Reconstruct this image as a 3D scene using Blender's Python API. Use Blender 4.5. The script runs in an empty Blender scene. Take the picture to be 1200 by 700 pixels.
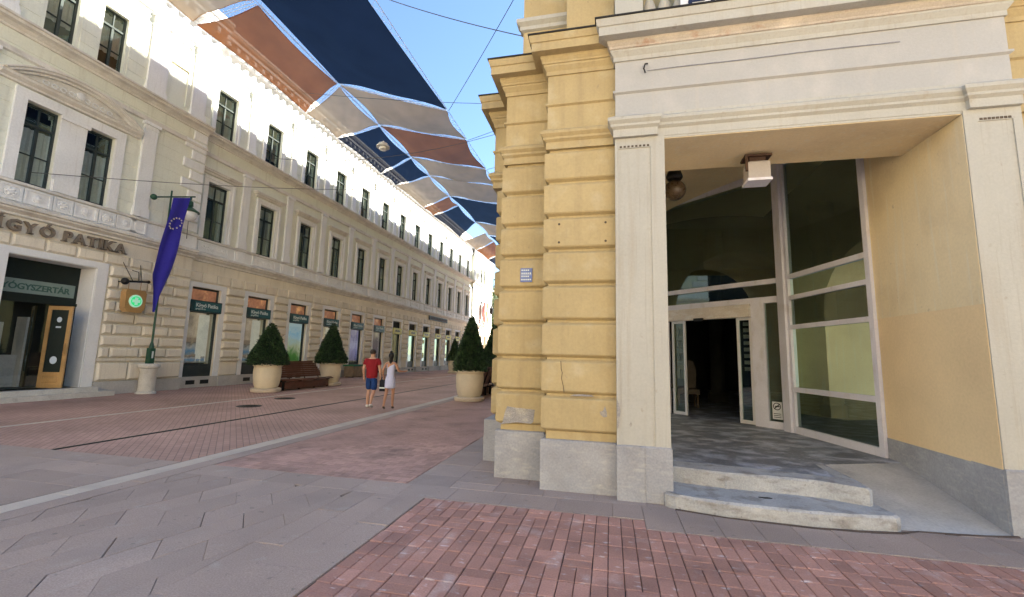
import bpy, bmesh, math, random
from mathutils import Vector, Matrix
random.seed(7)
S = bpy.context.scene
COL = S.collection
R = math.radians

# ------------------------------------------------------------------ camera
cam = bpy.data.cameras.new('camera'); camo = bpy.data.objects.new('camera', cam); COL.objects.link(camo)
cam.sensor_fit = 'HORIZONTAL'; cam.sensor_width = 36.0; cam.lens = 36.0 * 511.0 / 1200.0
cam.clip_start = 0.05; cam.clip_end = 3000
def _n(v): return v.normalized()
_fwd_y = _n(Vector((115.0, 70.0, 511.0)))                 # street direction in camera axes (x right, y down, z forward)
_rx = Vector((2277.0, -11.7, -511.0)); _rx = _n(_rx - _fwd_y * _rx.dot(_fwd_y))
_up = _fwd_y.cross(_rx)
if _up.y > 0: _up = -_up
_up = _n(_up)
MW = Matrix((_rx, _fwd_y, _up))                            # camera axes -> world
EYE = Vector((0, 0, 1.65))
_r = MW @ Vector((1, 0, 0)); _u = MW @ Vector((0, -1, 0)); _b = MW @ Vector((0, 0, -1))
camo.matrix_world = Matrix(((_r.x, _u.x, _b.x, EYE.x), (_r.y, _u.y, _b.y, EYE.y), (_r.z, _u.z, _b.z, EYE.z), (0, 0, 0, 1)))
S.camera = camo
def in_view(x, y, z, m=0.02):
    c = MW.transposed() @ (Vector((x, y, z)) - EYE)
    if c.z < 0.1: return False
    return abs(c.x / c.z) < 600 / 511 + m and abs(c.y / c.z) < 350 / 511 + m

# ------------------------------------------------------------------ light
SUN_EL, SUN_AZ = R(33.5), R(53)                              # azimuth from +Y towards +X
W_ = bpy.data.worlds.new('World'); S.world = W_; W_.use_nodes = True
nt = W_.node_tree; nt.nodes.clear()
sky = nt.nodes.new('ShaderNodeTexSky'); sky.sky_type = 'NISHITA'; sky.sun_disc = False
sky.sun_elevation = SUN_EL; sky.sun_rotation = SUN_AZ; sky.air_density = 1.0; sky.dust_density = 0.0; sky.ozone_density = 3.0
bg = nt.nodes.new('ShaderNodeBackground'); bg.inputs[1].default_value = 0.046
wo = nt.nodes.new('ShaderNodeOutputWorld')
nt.links.new(sky.outputs[0], bg.inputs[0]); nt.links.new(bg.outputs[0], wo.inputs[0])
sl = bpy.data.lights.new('sun', 'SUN'); sl.energy = 4.0; sl.angle = R(0.5); sl.color = (1.0, 0.945, 0.84)
so = bpy.data.objects.new('sun', sl); COL.objects.link(so)
_sd = Vector((math.sin(SUN_AZ) * math.cos(SUN_EL), math.cos(SUN_AZ) * math.cos(SUN_EL), math.sin(SUN_EL)))
so.rotation_euler = _sd.to_track_quat('Z', 'Y').to_euler(); so.location = (0, 0, 40)
S.view_settings.view_transform = 'Standard'; S.view_settings.look = 'None'
S.view_settings.exposure = 3.13; S.view_settings.gamma = 1.0
S.render.engine = 'CYCLES'
S.cycles.max_bounces = 8; S.cycles.diffuse_bounces = 4; S.cycles.transparent_max_bounces = 12

# ------------------------------------------------------------------ materials
def mk(name, rgb, rough=.8, var=.12, vs=1.5, fine=.08, fs=45, bump=.15, bs=60, spec=.35, rand=0.0, stains=(), metal=0.0, bd=.01):
    m = bpy.data.materials.new(name); m.use_nodes = True
    t = m.node_tree; N = t.nodes; Lk = t.links; b = N['Principled BSDF']
    b.inputs['Roughness'].default_value = rough; b.inputs['Metallic'].default_value = metal
    b.inputs['Specular IOR Level'].default_value = spec
    geo = N.new('ShaderNodeNewGeometry'); P = geo.outputs['Position']
    def noise(scale, detail=4, vec=P, stretch=None):
        n = N.new('ShaderNodeTexNoise'); n.inputs['Scale'].default_value = scale; n.inputs['Detail'].default_value = detail
        if stretch:
            mp = N.new('ShaderNodeMapping'); mp.inputs['Scale'].default_value = stretch; Lk.new(vec, mp.inputs[0]); vec = mp.outputs[0]
        Lk.new(vec, n.inputs['Vector']); return n.outputs['Fac']
    def mr(x, a, bb, f0=.25, f1=.75):
        r = N.new('ShaderNodeMapRange'); r.inputs[1].default_value = f0; r.inputs[2].default_value = f1
        r.inputs[3].default_value = a; r.inputs[4].default_value = bb; Lk.new(x, r.inputs[0]); return r.outputs[0]
    def mul(a, bb):
        q = N.new('ShaderNodeMath'); q.operation = 'MULTIPLY'; Lk.new(a, q.inputs[0]); Lk.new(bb, q.inputs[1]); return q.outputs[0]
    f = mul(mr(noise(vs), 1 - var, 1 + var), mr(noise(fs, 3), 1 - fine, 1 + fine))
    if rand:
        oi = N.new('ShaderNodeObjectInfo'); f = mul(f, mr(oi.outputs['Random'], 1 - rand, 1 + rand, 0, 1))
    base = N.new('ShaderNodeRGB'); base.outputs[0].default_value = (*rgb, 1); c = base.outputs[0]
    for (srgb, sc, lo, hi, amt, stretch) in stains:
        k = mr(noise(sc, 6, P, stretch), 0, amt, lo, hi)
        mx = N.new('ShaderNodeMix'); mx.data_type = 'RGBA'; Lk.new(k, mx.inputs[0]); Lk.new(c, mx.inputs[6]); mx.inputs[7].default_value = (*srgb, 1)
        c = mx.outputs[2]
    v = N.new('ShaderNodeVectorMath'); v.operation = 'SCALE'; Lk.new(c, v.inputs[0]); Lk.new(f, v.inputs['Scale'])
    Lk.new(v.outputs[0], b.inputs['Base Color'])
    if bump:
        bp = N.new('ShaderNodeBump'); bp.inputs['Strength'].default_value = bump; bp.inputs['Distance'].default_value = bd
        Lk.new(noise(bs, 5), bp.inputs['Height']); Lk.new(bp.outputs[0], b.inputs['Normal'])
    rr = mr(noise(vs * 3), max(0, rough - .08), min(1, rough + .08)); Lk.new(rr, b.inputs['Roughness'])
    return m
VERT = (6, 6, .35)
M = {}
M['yellow'] = mk('yellow_render', (.445, .35, .185), .85, .10, 1.2, .06, 30, .25, 90, stains=(((.32, .245, .135), 1.6, .50, .75, .45, VERT), ((.37, .29, .17), 4.5, .58, .70, .3, (7, 7, .5)), ((.52, .45, .30), 3, .55, .7, .45, None), ((.30, .24, .15), 12, .68, .74, .5, None)))
M['yellow_pale'] = mk('pale_yellow_render', (.80, .66, .42), .85, .08, .9, .05, 30, .25, 70, stains=(((.62, .49, .30), 1.3, .5, .75, .6, None), ((.78, .70, .54), 2.2, .56, .66, .5, VERT), ((.45, .36, .24), 13, .68, .75, .5, None)))
M['yellow_deep'] = mk('patched_yellow_render', (.80, .615, .36), .85, .10, .9, .05, 30, .2, 70)
M['cream'] = mk('cream_paint', (.44, .43, .385), .7, .06, 1.0, .05, 40, .15, 70, stains=(((.37, .32, .25), 2.2, .52, .8, .55, VERT), ((.30, .25, .19), 9, .66, .74, .5, None), ((.36, .33, .28), 5, .60, .68, .4, (9, 9, .3))))
M['cream_frieze'] = mk('frieze_paint', (.41, .405, .39), .7, .05, 1.0, .04, 40, .15, 70, stains=(((.50, .48, .45), 2.4, .52, .72, .5, (1.4, 1, .9)), ((.50, .44, .36), 1.6, .62, .8, .4, VERT)))
M['salmon'] = mk('weathered_cornice_paint', (.44, .385, .32), .8, .12, 3, .1, 50, .3, 60, stains=(((.34, .16, .08), 5, .6, .72, .6, (1, 1, 2)), ((.66, .58, .48), 2, .5, .7, .6, None)))
M['concrete'] = mk('grey_concrete', (.335, .34, .36), .9, .16, 1.8, .12, 40, .5, 45, stains=(((.27, .26, .25), 2.2, .52, .72, .55, None), ((.52, .50, .47), 5, .55, .75, .5, (1, 1, 4)), ((.20, .19, .18), 14, .66, .74, .5, None)))
M['bare'] = mk('bare_plaster', (.30, .29, .28), .95, .25, 5, .2, 60, .8, 70, stains=(((.42, .38, .32), 8, .5, .62, .6, None),))
M['step'] = mk('worn_step_stone', (.385, .39, .395), .85, .15, 2.5, .15, 60, .7, 50, stains=(((.22, .20, .18), 5, .50, .66, .7, (1, 1, 2.5)), ((.48, .48, .465), 3, .5, .7, .5, None), ((.30, .17, .15), 3.2, .66, .74, .4, (1, 1, 2)), ((.18, .17, .165), 18, .64, .72, .6, None)))
M['vest_floor'] = mk('dark_floor_sky_sheen', (.17, .185, .215), .5, .3, 2.5, .2, 30, .2, 40, spec=.5, stains=(((.52, .56, .66), 2.6, .46, .62, .7, (1.0, 1.25, 1)), ((.10, .11, .13), 5, .5, .7, .6, None), ((.62, .62, .62), 14, .62, .75, .6, (1.2, 2, 1))))  # blue-white swirls put a reflection of the sky into the floor colour
M['ramp'] = mk('ramp_concrete', (.43, .43, .43), .85, .2, 1.6, .12, 40, .35, 40, stains=(((.22, .22, .225), 1.5, .5, .7, .7, None),))
M['ground_b'] = mk('beige_rustic_render', (.76, .69, .56), .9, .10, 1.2, .08, 30, .35, 40, rand=.06, stains=(((.56, .48, .37), 2, .55, .75, .5, VERT),))
M['upper_w'] = mk('pale_green_wall', (.78, .79, .68), .85, .06, .8, .05, 20, .15, 30, stains=(((.50, .47, .37), 1.5, .55, .8, .4, VERT),))
M['trim'] = mk('white_trim', (.82, .82, .81), .8, .07, 1.0, .06, 20, .2, 30, stains=(((.60, .57, .52), 2, .55, .8, .5, VERT),))
M['mould'] = mk('weathered_moulding', (.72, .69, .63), .85, .12, 1.5, .1, 20, .25, 30, stains=(((.48, .43, .37), 2.5, .5, .75, .6, None),))
M['plinth_l'] = mk('grey_plinth', (.46, .44, .41), .9, .15, 1.2, .1, 20, .3, 30)
M['white_p'] = mk('white_surround', (.80, .80, .79), .7, .06, 1.2, .04, 20, .1, 30)
M['dark_frame'] = mk('dark_window_frame', (.035, .045, .045), .45, .1, 4, .05, 30, 0)
M['grey_frame'] = mk('grey_green_frame', (.06, .07, .065), .85, .1, 4, .05, 30, 0, spec=.05)
M['teal'] = mk('dark_teal_sign', (.012, .045, .055), .4, .1, 4, .05, 30, 0)
M['teal_lt'] = mk('teal_sign_face', (.02, .10, .115), .4, .1, 4, .05, 30, 0)
M['yellow_sign'] = mk('yellow_sign_board', (.55, .50, .10), .5, .06, 3, .05, 30, 0)
M['letter_w'] = mk('pale_lettering', (.62, .70, .68), .5, .05, 4, .05, 30, 0)
M['letter_g'] = mk('stone_lettering', (.20, .165, .13), .7, .12, 8, .05, 30, .1, 40)
M['letter_t'] = mk('faded_green_lettering', (.05, .12, .10), .6, .05, 4, .05, 30, 0)
M['strip'] = mk('grey_green_sign_strip', (.22, .29, .26), .5, .1, 3, .05, 30, 0)
M['dark_green'] = mk('green_black_board', (.008, .016, .014), .5, .1, 4, .05, 30, 0)
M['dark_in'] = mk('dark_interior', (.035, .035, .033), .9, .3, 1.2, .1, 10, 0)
M['shop_in'] = mk('shop_interior', (.50, .42, .33), .9, .5, 1.0, .2, 6, 0)
M['transom'] = mk('brown_transom_lamp_glow', (.33, .15, .085), .4, .4, 1.6, .2, 8, 0, stains=(((.75, .42, .18), 2.2, .56, .68, .8, None),))  # orange patches put the glow of shop lamps into the panel colour
M['gold'] = mk('golden_wood', (.42, .25, .095), .35, .2, 3, .12, 30, .1, 50, spec=.5)
M['curtain'] = mk('grey_curtain', (.66, .66, .64), .9, .1, 3, .1, 20, 0)
M['curtain_w'] = mk('white_curtain', (.76, .75, .70), .9, .1, 3, .1, 20, 0)
M['alu'] = mk('lilac_grey_aluminium', (.66, .66, .75), .5, .08, 2, .05, 40, 0, spec=.5, stains=(((.48, .45, .45), 6, .55, .72, .5, (1, 1, .4)),))
M['alu_w'] = mk('white_aluminium', (.62, .62, .64), .4, .06, 2, .05, 40, 0, spec=.5)
M['header'] = mk('scuffed_header', (.62, .57, .52), .6, .1, 3, .1, 40, 0, stains=(((.68, .66, .64), 4, .5, .6, .8, (.5, 1, 3)),))
M['iron'] = mk('dark_iron', (.02, .02, .02), .5, .2, 8, .1, 40, .1, 60, metal=.3)
M['rust'] = mk('rusty_bracket', (.06, .03, .018), .7, .3, 20, .2, 80, .2, 80)
M['gpole'] = mk('green_lamp_paint', (.02, .075, .045), .4, .1, 6, .05, 40, 0)
M['lampglass'] = mk('milk_glass', (.72, .74, .74), .25, .03, 4, .02, 40, 0, spec=.5)
M['brownglobe'] = mk('amber_globe', (.075, .05, .028), .3, .2, 6, .1, 40, 0, spec=.5)
M['lampbox'] = mk('pinkish_lamp_box', (.38, .35, .34), .5, .05, 6, .05, 40, 0)
M['flag'] = mk('blue_flag_cloth', (.034, .028, .34), .75, .08, 4, .06, 150, .1, 200)
M['star'] = mk('pale_star', (.72, .66, .50), .7, .02, 4, .02, 40, 0)
M['pedestal'] = mk('pale_cast_stone', (.56, .54, .49), .9, .1, 3, .1, 30, .3, 40, stains=(((.38, .35, .31), 5, .55, .72, .5, None),))
M['pot'] = mk('cream_terrazzo', (.66, .575, .42), .7, .08, 3, .12, 70, .15, 80, stains=(((.50, .42, .30), 5, .55, .75, .35, None),))
M['saucer'] = mk('pale_saucer', (.58, .50, .40), .75, .1, 3, .1, 60, .15, 80)
M['soil'] = mk('dark_soil', (.03, .022, .015), .95, .3, 8, .2, 60, .5, 60)
M['bark'] = mk('brown_bark', (.10, .07, .045), .9, .2, 8, .2, 60, .5, 50)
M['wood'] = mk('red_brown_wood', (.115, .043, .026), .5, .25, 3, .2, 40, .15, 60, rand=.18, spec=.45)
M['trough'] = mk('weathered_box_wood', (.26, .19, .125), .8, .2, 4, .15, 40, .2, 50)
M['trough_rim'] = mk('green_rim', (.03, .16, .075), .6, .1, 4, .1, 40, 0)
M['plaque'] = mk('blue_enamel', (.10, .155, .40), .35, .2, 14, .1, 50, 0, spec=.5)
M['paper'] = mk('white_paper', (.66, .68, .68), .8, .04, 4, .03, 40, 0)
M['ink'] = mk('black_ink', (.02, .02, .02), .7, .1, 4, .03, 40, 0)
M['sign_w'] = mk('white_sign_board', (.70, .72, .76), .45, .04, 4, .03, 40, 0)
M['sign_b'] = mk('navy_lettering', (.008, .018, .06), .5, .04, 4, .03, 40, 0)
M['rope'] = mk('white_lacing_rope', (.70, .74, .80), .8, .1, 20, .05, 60, 0)
M['wire'] = mk('grey_cable', (.09, .09, .09), .6, .1, 20, .05, 60, 0)
M['brick'] = mk('red_paving_brick', (.42, .232, .190), .85, .14, 1.0, .16, 70, .35, 110, rand=.20, stains=(((.17, .10, .095), 2.2, .5, .75, .5, None), ((.58, .48, .46), 2.6, .58, .74, .6, (1.4, 1, 1)), ((.66, .58, .58), 8, .62, .72, .7, (1, 2.2, 1))))
M['brick2'] = mk('worn_red_brick', (.45, .285, .24), .85, .14, .8, .16, 70, .35, 110, rand=.16, stains=(((.21, .15, .14), 1.2, .48, .72, .6, None),))
M['stone'] = mk('grey_granite_slab', (.365, .288, .25), .8, .13, .6, .22, 90, .35, 130, rand=.10, stains=(((.25, .215, .205), 1.1, .5, .75, .6, None), ((.38, .31, .275), .7, .5, .7, .5, None), ((.17, .155, .15), 11, .66, .70, .55, None), ((.42, .38, .35), 4.5, .6, .72, .4, None)))
M['band'] = mk('pale_stone_band', (.54, .475, .41), .8, .10, .8, .12, 80, .3, 100, rand=.06, stains=(((.30, .27, .25), 2, .5, .75, .5, None),))
M['mortar'] = mk('dark_joint_sand', (.075, .058, .052), .95, .3, 3, .2, 80, .3, 80)
M['roof'] = mk('grey_roof', (.16, .12, .10), .9, .2, 1, .1, 20, .2, 20)
M['skin'] = mk('skin', (.50, .29, .20), .55, .06, 8, .05, 60, .05, 120)
M['skin_t'] = mk('tanned_skin', (.42, .22, .14), .55, .06, 8, .05, 60, .05, 120)
M['shirt'] = mk('crimson_cotton', (.24, .010, .018), .85, .12, 8, .08, 120, .15, 200)
M['denim'] = mk('blue_denim', (.012, .045, .17), .9, .2, 9, .12, 120, .15, 200)
M['dress'] = mk('pale_blue_cotton', (.55, .58, .78), .85, .08, 8, .06, 120, .15, 200)
M['hair'] = mk('dark_brown_hair', (.035, .022, .015), .6, .2, 30, .2, 90, .3, 90)
M['hair_b'] = mk('black_hair', (.008, .007, .008), .5, .2, 30, .2, 90, .3, 90)
M['shoe'] = mk('white_sneaker', (.60, .58, .56), .7, .1, 9, .05, 60, 0)
M['sole'] = mk('dark_leather', (.05, .03, .02), .6, .1, 9, .05, 60, 0)
M['bag'] = mk('black_fabric', (.010, .011, .014), .8, .2, 9, .1, 60, .1, 90)
M['eye'] = mk('eye', (.03, .02, .02), .3, .0, 9, .0, 60, 0)
M['orange'] = mk('orange_banner', (.62, .17, .05), .8, .1, 3, .05, 60, 0)
M['red'] = mk('red_banner', (.50, .05, .035), .8, .1, 3, .05, 60, 0)
M['drip'] = mk('dark_drip_hole', (.09, .07, .055), .9, .2, 8, .1, 40, 0)
M['sticker'] = mk('pale_blue_sticker', (.55, .62, .70), .6, .05, 4, .03, 40, 0)
M['pale_cloth'] = mk('dusty_pale_upholstery', (.09, .078, .066), .9, .15, 6, .1, 60, .2, 60)

def emis(name, rgb, s):
    m = bpy.data.materials.new(name); m.use_nodes = True; b = m.node_tree.nodes['Principled BSDF']
    b.inputs['Base Color'].default_value = (*rgb, 1); b.inputs['Emission Color'].default_value = (*rgb, 1); b.inputs['Emission Strength'].default_value = s
    return m
M['green_lit'] = emis('lit_green_sign', (.02, .62, .20), .085)
M['pale_lit'] = emis('lit_pale_ring', (.40, .75, .55), .045)

def lit(key, k):                                                     # shop lighting put into the materials: goods, posters and curtains glow themselves
    m = M[key]; b = m.node_tree.nodes['Principled BSDF']; s = b.inputs['Base Color'].links[0].from_socket
    m.node_tree.links.new(s, b.inputs['Emission Color']); b.inputs['Emission Strength'].default_value = k
def glass(name, tint, base=.04, gain=1.0, rough=.02):
    m = bpy.data.materials.new(name); m.use_nodes = True; t = m.node_tree; N = t.nodes; Lk = t.links
    N.remove(N['Principled BSDF']); out = N['Material Output']
    tr = N.new('ShaderNodeBsdfTransparent'); tr.inputs[0].default_value = (*tint, 1)
    gl = N.new('ShaderNodeBsdfGlossy'); gl.inputs[0].default_value = (.68, .90, .86, 1); gl.inputs['Roughness'].default_value = rough
    fr = N.new('ShaderNodeFresnel'); fr.inputs[0].default_value = 1.5
    geo = N.new('ShaderNodeNewGeometry'); n = N.new('ShaderNodeTexNoise'); n.inputs['Scale'].default_value = .9; Lk.new(geo.outputs['Position'], n.inputs['Vector'])
    bp = N.new('ShaderNodeBump'); bp.inputs['Strength'].default_value = .06; bp.inputs['Distance'].default_value = .02; Lk.new(n.outputs['Fac'], bp.inputs['Height']); Lk.new(bp.outputs[0], gl.inputs['Normal'])
    ma = N.new('ShaderNodeMath'); ma.operation = 'MULTIPLY_ADD'; ma.inputs[1].default_value = gain; ma.inputs[2].default_value = base; ma.use_clamp = True
    Lk.new(fr.outputs[0], ma.inputs[0]); mx = N.new('ShaderNodeMixShader'); Lk.new(ma.outputs[0], mx.inputs[0]); Lk.new(tr.outputs[0], mx.inputs[1]); Lk.new(gl.outputs[0], mx.inputs[2]); Lk.new(mx.outputs[0], out.inputs[0])
    return m
M['glass'] = glass('window_glass', (.88, .90, .90), .15, 1.1)
M['glass_dark'] = glass('tinted_lobby_glass', (.42, .48, .38), .15, 1.6)

def fabric(name, rgb, open_=.12):
    m = bpy.data.materials.new(name); m.use_nodes = True; t = m.node_tree; N = t.nodes; Lk = t.links
    N.remove(N['Principled BSDF']); out = N['Material Output']
    geo = N.new('ShaderNodeNewGeometry'); n = N.new('ShaderNodeTexNoise'); n.inputs['Scale'].default_value = .7; n.inputs['Detail'].default_value = 5; Lk.new(geo.outputs['Position'], n.inputs['Vector'])
    r = N.new('ShaderNodeMapRange'); r.inputs[1].default_value = .3; r.inputs[2].default_value = .7; r.inputs[3].default_value = .85; r.inputs[4].default_value = 1.12; Lk.new(n.outputs['Fac'], r.inputs[0])
    c = N.new('ShaderNodeVectorMath'); c.operation = 'SCALE'; c.inputs[0].default_value = rgb; Lk.new(r.outputs[0], c.inputs['Scale'])
    d = N.new('ShaderNodeBsdfDiffuse'); Lk.new(c.outputs[0], d.inputs[0]); tl = N.new('ShaderNodeBsdfTranslucent'); Lk.new(c.outputs[0], tl.inputs[0])
    m1 = N.new('ShaderNodeMixShader'); m1.inputs[0].default_value = .55; Lk.new(d.outputs[0], m1.inputs[1]); Lk.new(tl.outputs[0], m1.inputs[2])
    tr = N.new('ShaderNodeBsdfTransparent'); m2 = N.new('ShaderNodeMixShader'); m2.inputs[0].default_value = open_; Lk.new(m1.outputs[0], m2.inputs[1]); Lk.new(tr.outputs[0], m2.inputs[2]); Lk.new(m2.outputs[0], out.inputs[0])
    return m
M['sail_beige'] = fabric('beige_mesh', (.64, .465, .29), .03)
M['sail_brown'] = fabric('terracotta_mesh', (.45, .17, .062), .03)
M['sail_navy'] = fabric('navy_mesh', (.012, .024, .055), .03)

def leafmat(name, c1, c2):
    m = bpy.data.materials.new(name); m.use_nodes = True; t = m.node_tree; N = t.nodes; Lk = t.links; b = N['Principled BSDF']
    geo = N.new('ShaderNodeNewGeometry'); n = N.new('ShaderNodeTexNoise'); n.inputs['Scale'].default_value = 7; Lk.new(geo.outputs['Position'], n.inputs['Vector'])
    ad = N.new('ShaderNodeMath'); ad.operation = 'ADD'; Lk.new(n.outputs['Fac'], ad.inputs[0])
    sc = N.new('ShaderNodeMath'); sc.operation = 'MULTIPLY_ADD'; Lk.new(geo.outputs['Random Per Island'], sc.inputs[0]); sc.inputs[1].default_value = .6; sc.inputs[2].default_value = -.3; Lk.new(sc.outputs[0], ad.inputs[1])
    cr = N.new('ShaderNodeValToRGB'); cr.color_ramp.elements[0].position = .3; cr.color_ramp.elements[0].color = (*c1, 1); cr.color_ramp.elements[1].position = .75; cr.color_ramp.elements[1].color = (*c2, 1)
    Lk.new(ad.outputs[0], cr.inputs[0]); Lk.new(cr.outputs[0], b.inputs['Base Color']); b.inputs['Roughness'].default_value = .6
    return m
M['yew'] = leafmat('yew_foliage', (.010, .026, .014), (.055, .115, .038))
M['tree'] = leafmat('broad_leaf_foliage', (.04, .075, .015), (.12, .15, .03))

def paving_mat(name, c1, c2, mort, bw, bh, rot=0.0):
    m = bpy.data.materials.new(name); m.use_nodes = True; t = m.node_tree; N = t.nodes; Lk = t.links; b = N['Principled BSDF']
    geo = N.new('ShaderNodeNewGeometry'); mp = N.new('ShaderNodeMapping'); mp.inputs['Rotation'].default_value = (0, 0, rot); Lk.new(geo.outputs['Position'], mp.inputs[0])
    bt = N.new('ShaderNodeTexBrick'); bt.inputs['Scale'].default_value = 1; bt.inputs['Brick Width'].default_value = bw; bt.inputs['Row Height'].default_value = bh
    bt.inputs['Mortar Size'].default_value = .006; bt.inputs['Color1'].default_value = (*c1, 1); bt.inputs['Color2'].default_value = (*c2, 1); bt.inputs['Mortar'].default_value = (*mort, 1)
    Lk.new(mp.outputs[0], bt.inputs[0])
    n = N.new('ShaderNodeTexNoise'); n.inputs['Scale'].default_value = .5; n.inputs['Detail'].default_value = 6; Lk.new(geo.outputs['Position'], n.inputs['Vector'])
    r = N.new('ShaderNodeMapRange'); r.inputs[1].default_value = .3; r.inputs[2].default_value = .7; r.inputs[3].default_value = .75; r.inputs[4].default_value = 1.2; Lk.new(n.outputs['Fac'], r.inputs[0])
    v = N.new('ShaderNodeVectorMath'); v.operation = 'SCALE'; Lk.new(bt.outputs['Color'], v.inputs[0]); Lk.new(r.outputs[0], v.inputs['Scale']); Lk.new(v.outputs[0], b.inputs['Base Color'])
    b.inputs['Roughness'].default_value = .8
    bp = N.new('ShaderNodeBump'); bp.inputs['Strength'].default_value = .4; bp.inputs['Distance'].default_value = .004; bp.invert = True; Lk.new(bt.outputs['Fac'], bp.inputs['Height']); Lk.new(bp.outputs[0], b.inputs['Normal'])
    return m
M['street'] = paving_mat('red_brick_street', (.45, .285, .235), (.39, .24, .20), (.22, .15, .13), .2, .1, R(45))
M['plaza'] = paving_mat('plaza_paving', (.34, .29, .265), (.31, .27, .245), (.17, .14, .13), .6, .4)

def poster(name, cols, sc=2.0, seed=0.0):
    m = bpy.data.materials.new(name); m.use_nodes = True; t = m.node_tree; N = t.nodes; Lk = t.links; b = N['Principled BSDF']
    g = N.new('ShaderNodeTexCoord'); mp = N.new('ShaderNodeMapping'); mp.inputs['Location'].default_value = (seed, seed * 1.7, 0); mp.inputs['Scale'].default_value = (sc, sc, sc * .8); Lk.new(g.outputs['Object'], mp.inputs[0])
    n = N.new('ShaderNodeTexNoise'); n.inputs['Scale'].default_value = 1.3; n.inputs['Detail'].default_value = 3; n.inputs['Distortion'].default_value = 1.2; Lk.new(mp.outputs[0], n.inputs['Vector'])
    sp = N.new('ShaderNodeSeparateXYZ'); Lk.new(g.outputs['Generated'], sp.inputs[0])
    ad = N.new('ShaderNodeMath'); ad.operation = 'MULTIPLY_ADD'; Lk.new(n.outputs['Fac'], ad.inputs[0]); ad.inputs[1].default_value = .55; Lk.new(sp.outputs['Z'], ad.inputs[2])
    cr = N.new('ShaderNodeValToRGB'); e = cr.color_ramp.elements
    while len(e) < len(cols): e.new(.5)
    for i, c in enumerate(cols): e[i].position = .22 + 1.05 * i / (len(cols) - 1) if len(cols) > 1 else 0; e[i].color = (*c, 1)
    Lk.new(ad.outputs[0], cr.inputs[0]); Lk.new(cr.outputs[0], b.inputs['Base Color']); b.inputs['Roughness'].default_value = .4
    return m
M['poster_green'] = poster('landscape_poster', [(.05, .16, .03), (.10, .24, .06), (.50, .50, .34), (.42, .55, .62), (.30, .48, .60), (.45, .56, .60)], 2)
M['poster_violet'] = poster('violet_poster', [(.10, .08, .20), (.22, .20, .45), (.45, .42, .62), (.12, .10, .30), (.30, .27, .45)], 2.4, 3)
M['poster_grey'] = poster('grey_pink_poster', [(.20, .16, .17), (.30, .24, .25), (.24, .20, .22), (.36, .28, .28)], 2, 6)
M['display'] = poster('shop_display', [(.32, .28, .24), (.10, .22, .34), (.40, .38, .36), (.10, .07, .05), (.30, .22, .16)], 3, 9)
for k_, e_ in (('poster_green', .055), ('poster_violet', .05), ('poster_grey', .04), ('display', .05), ('shop_in', .035), ('transom', .045)): lit(k_, e_)
M['shop_curtain'] = mk('glowing_shop_curtain', (.72, .68, .58), .9, .1, 3, .1, 20, 0); lit('shop_curtain', .05)

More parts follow.
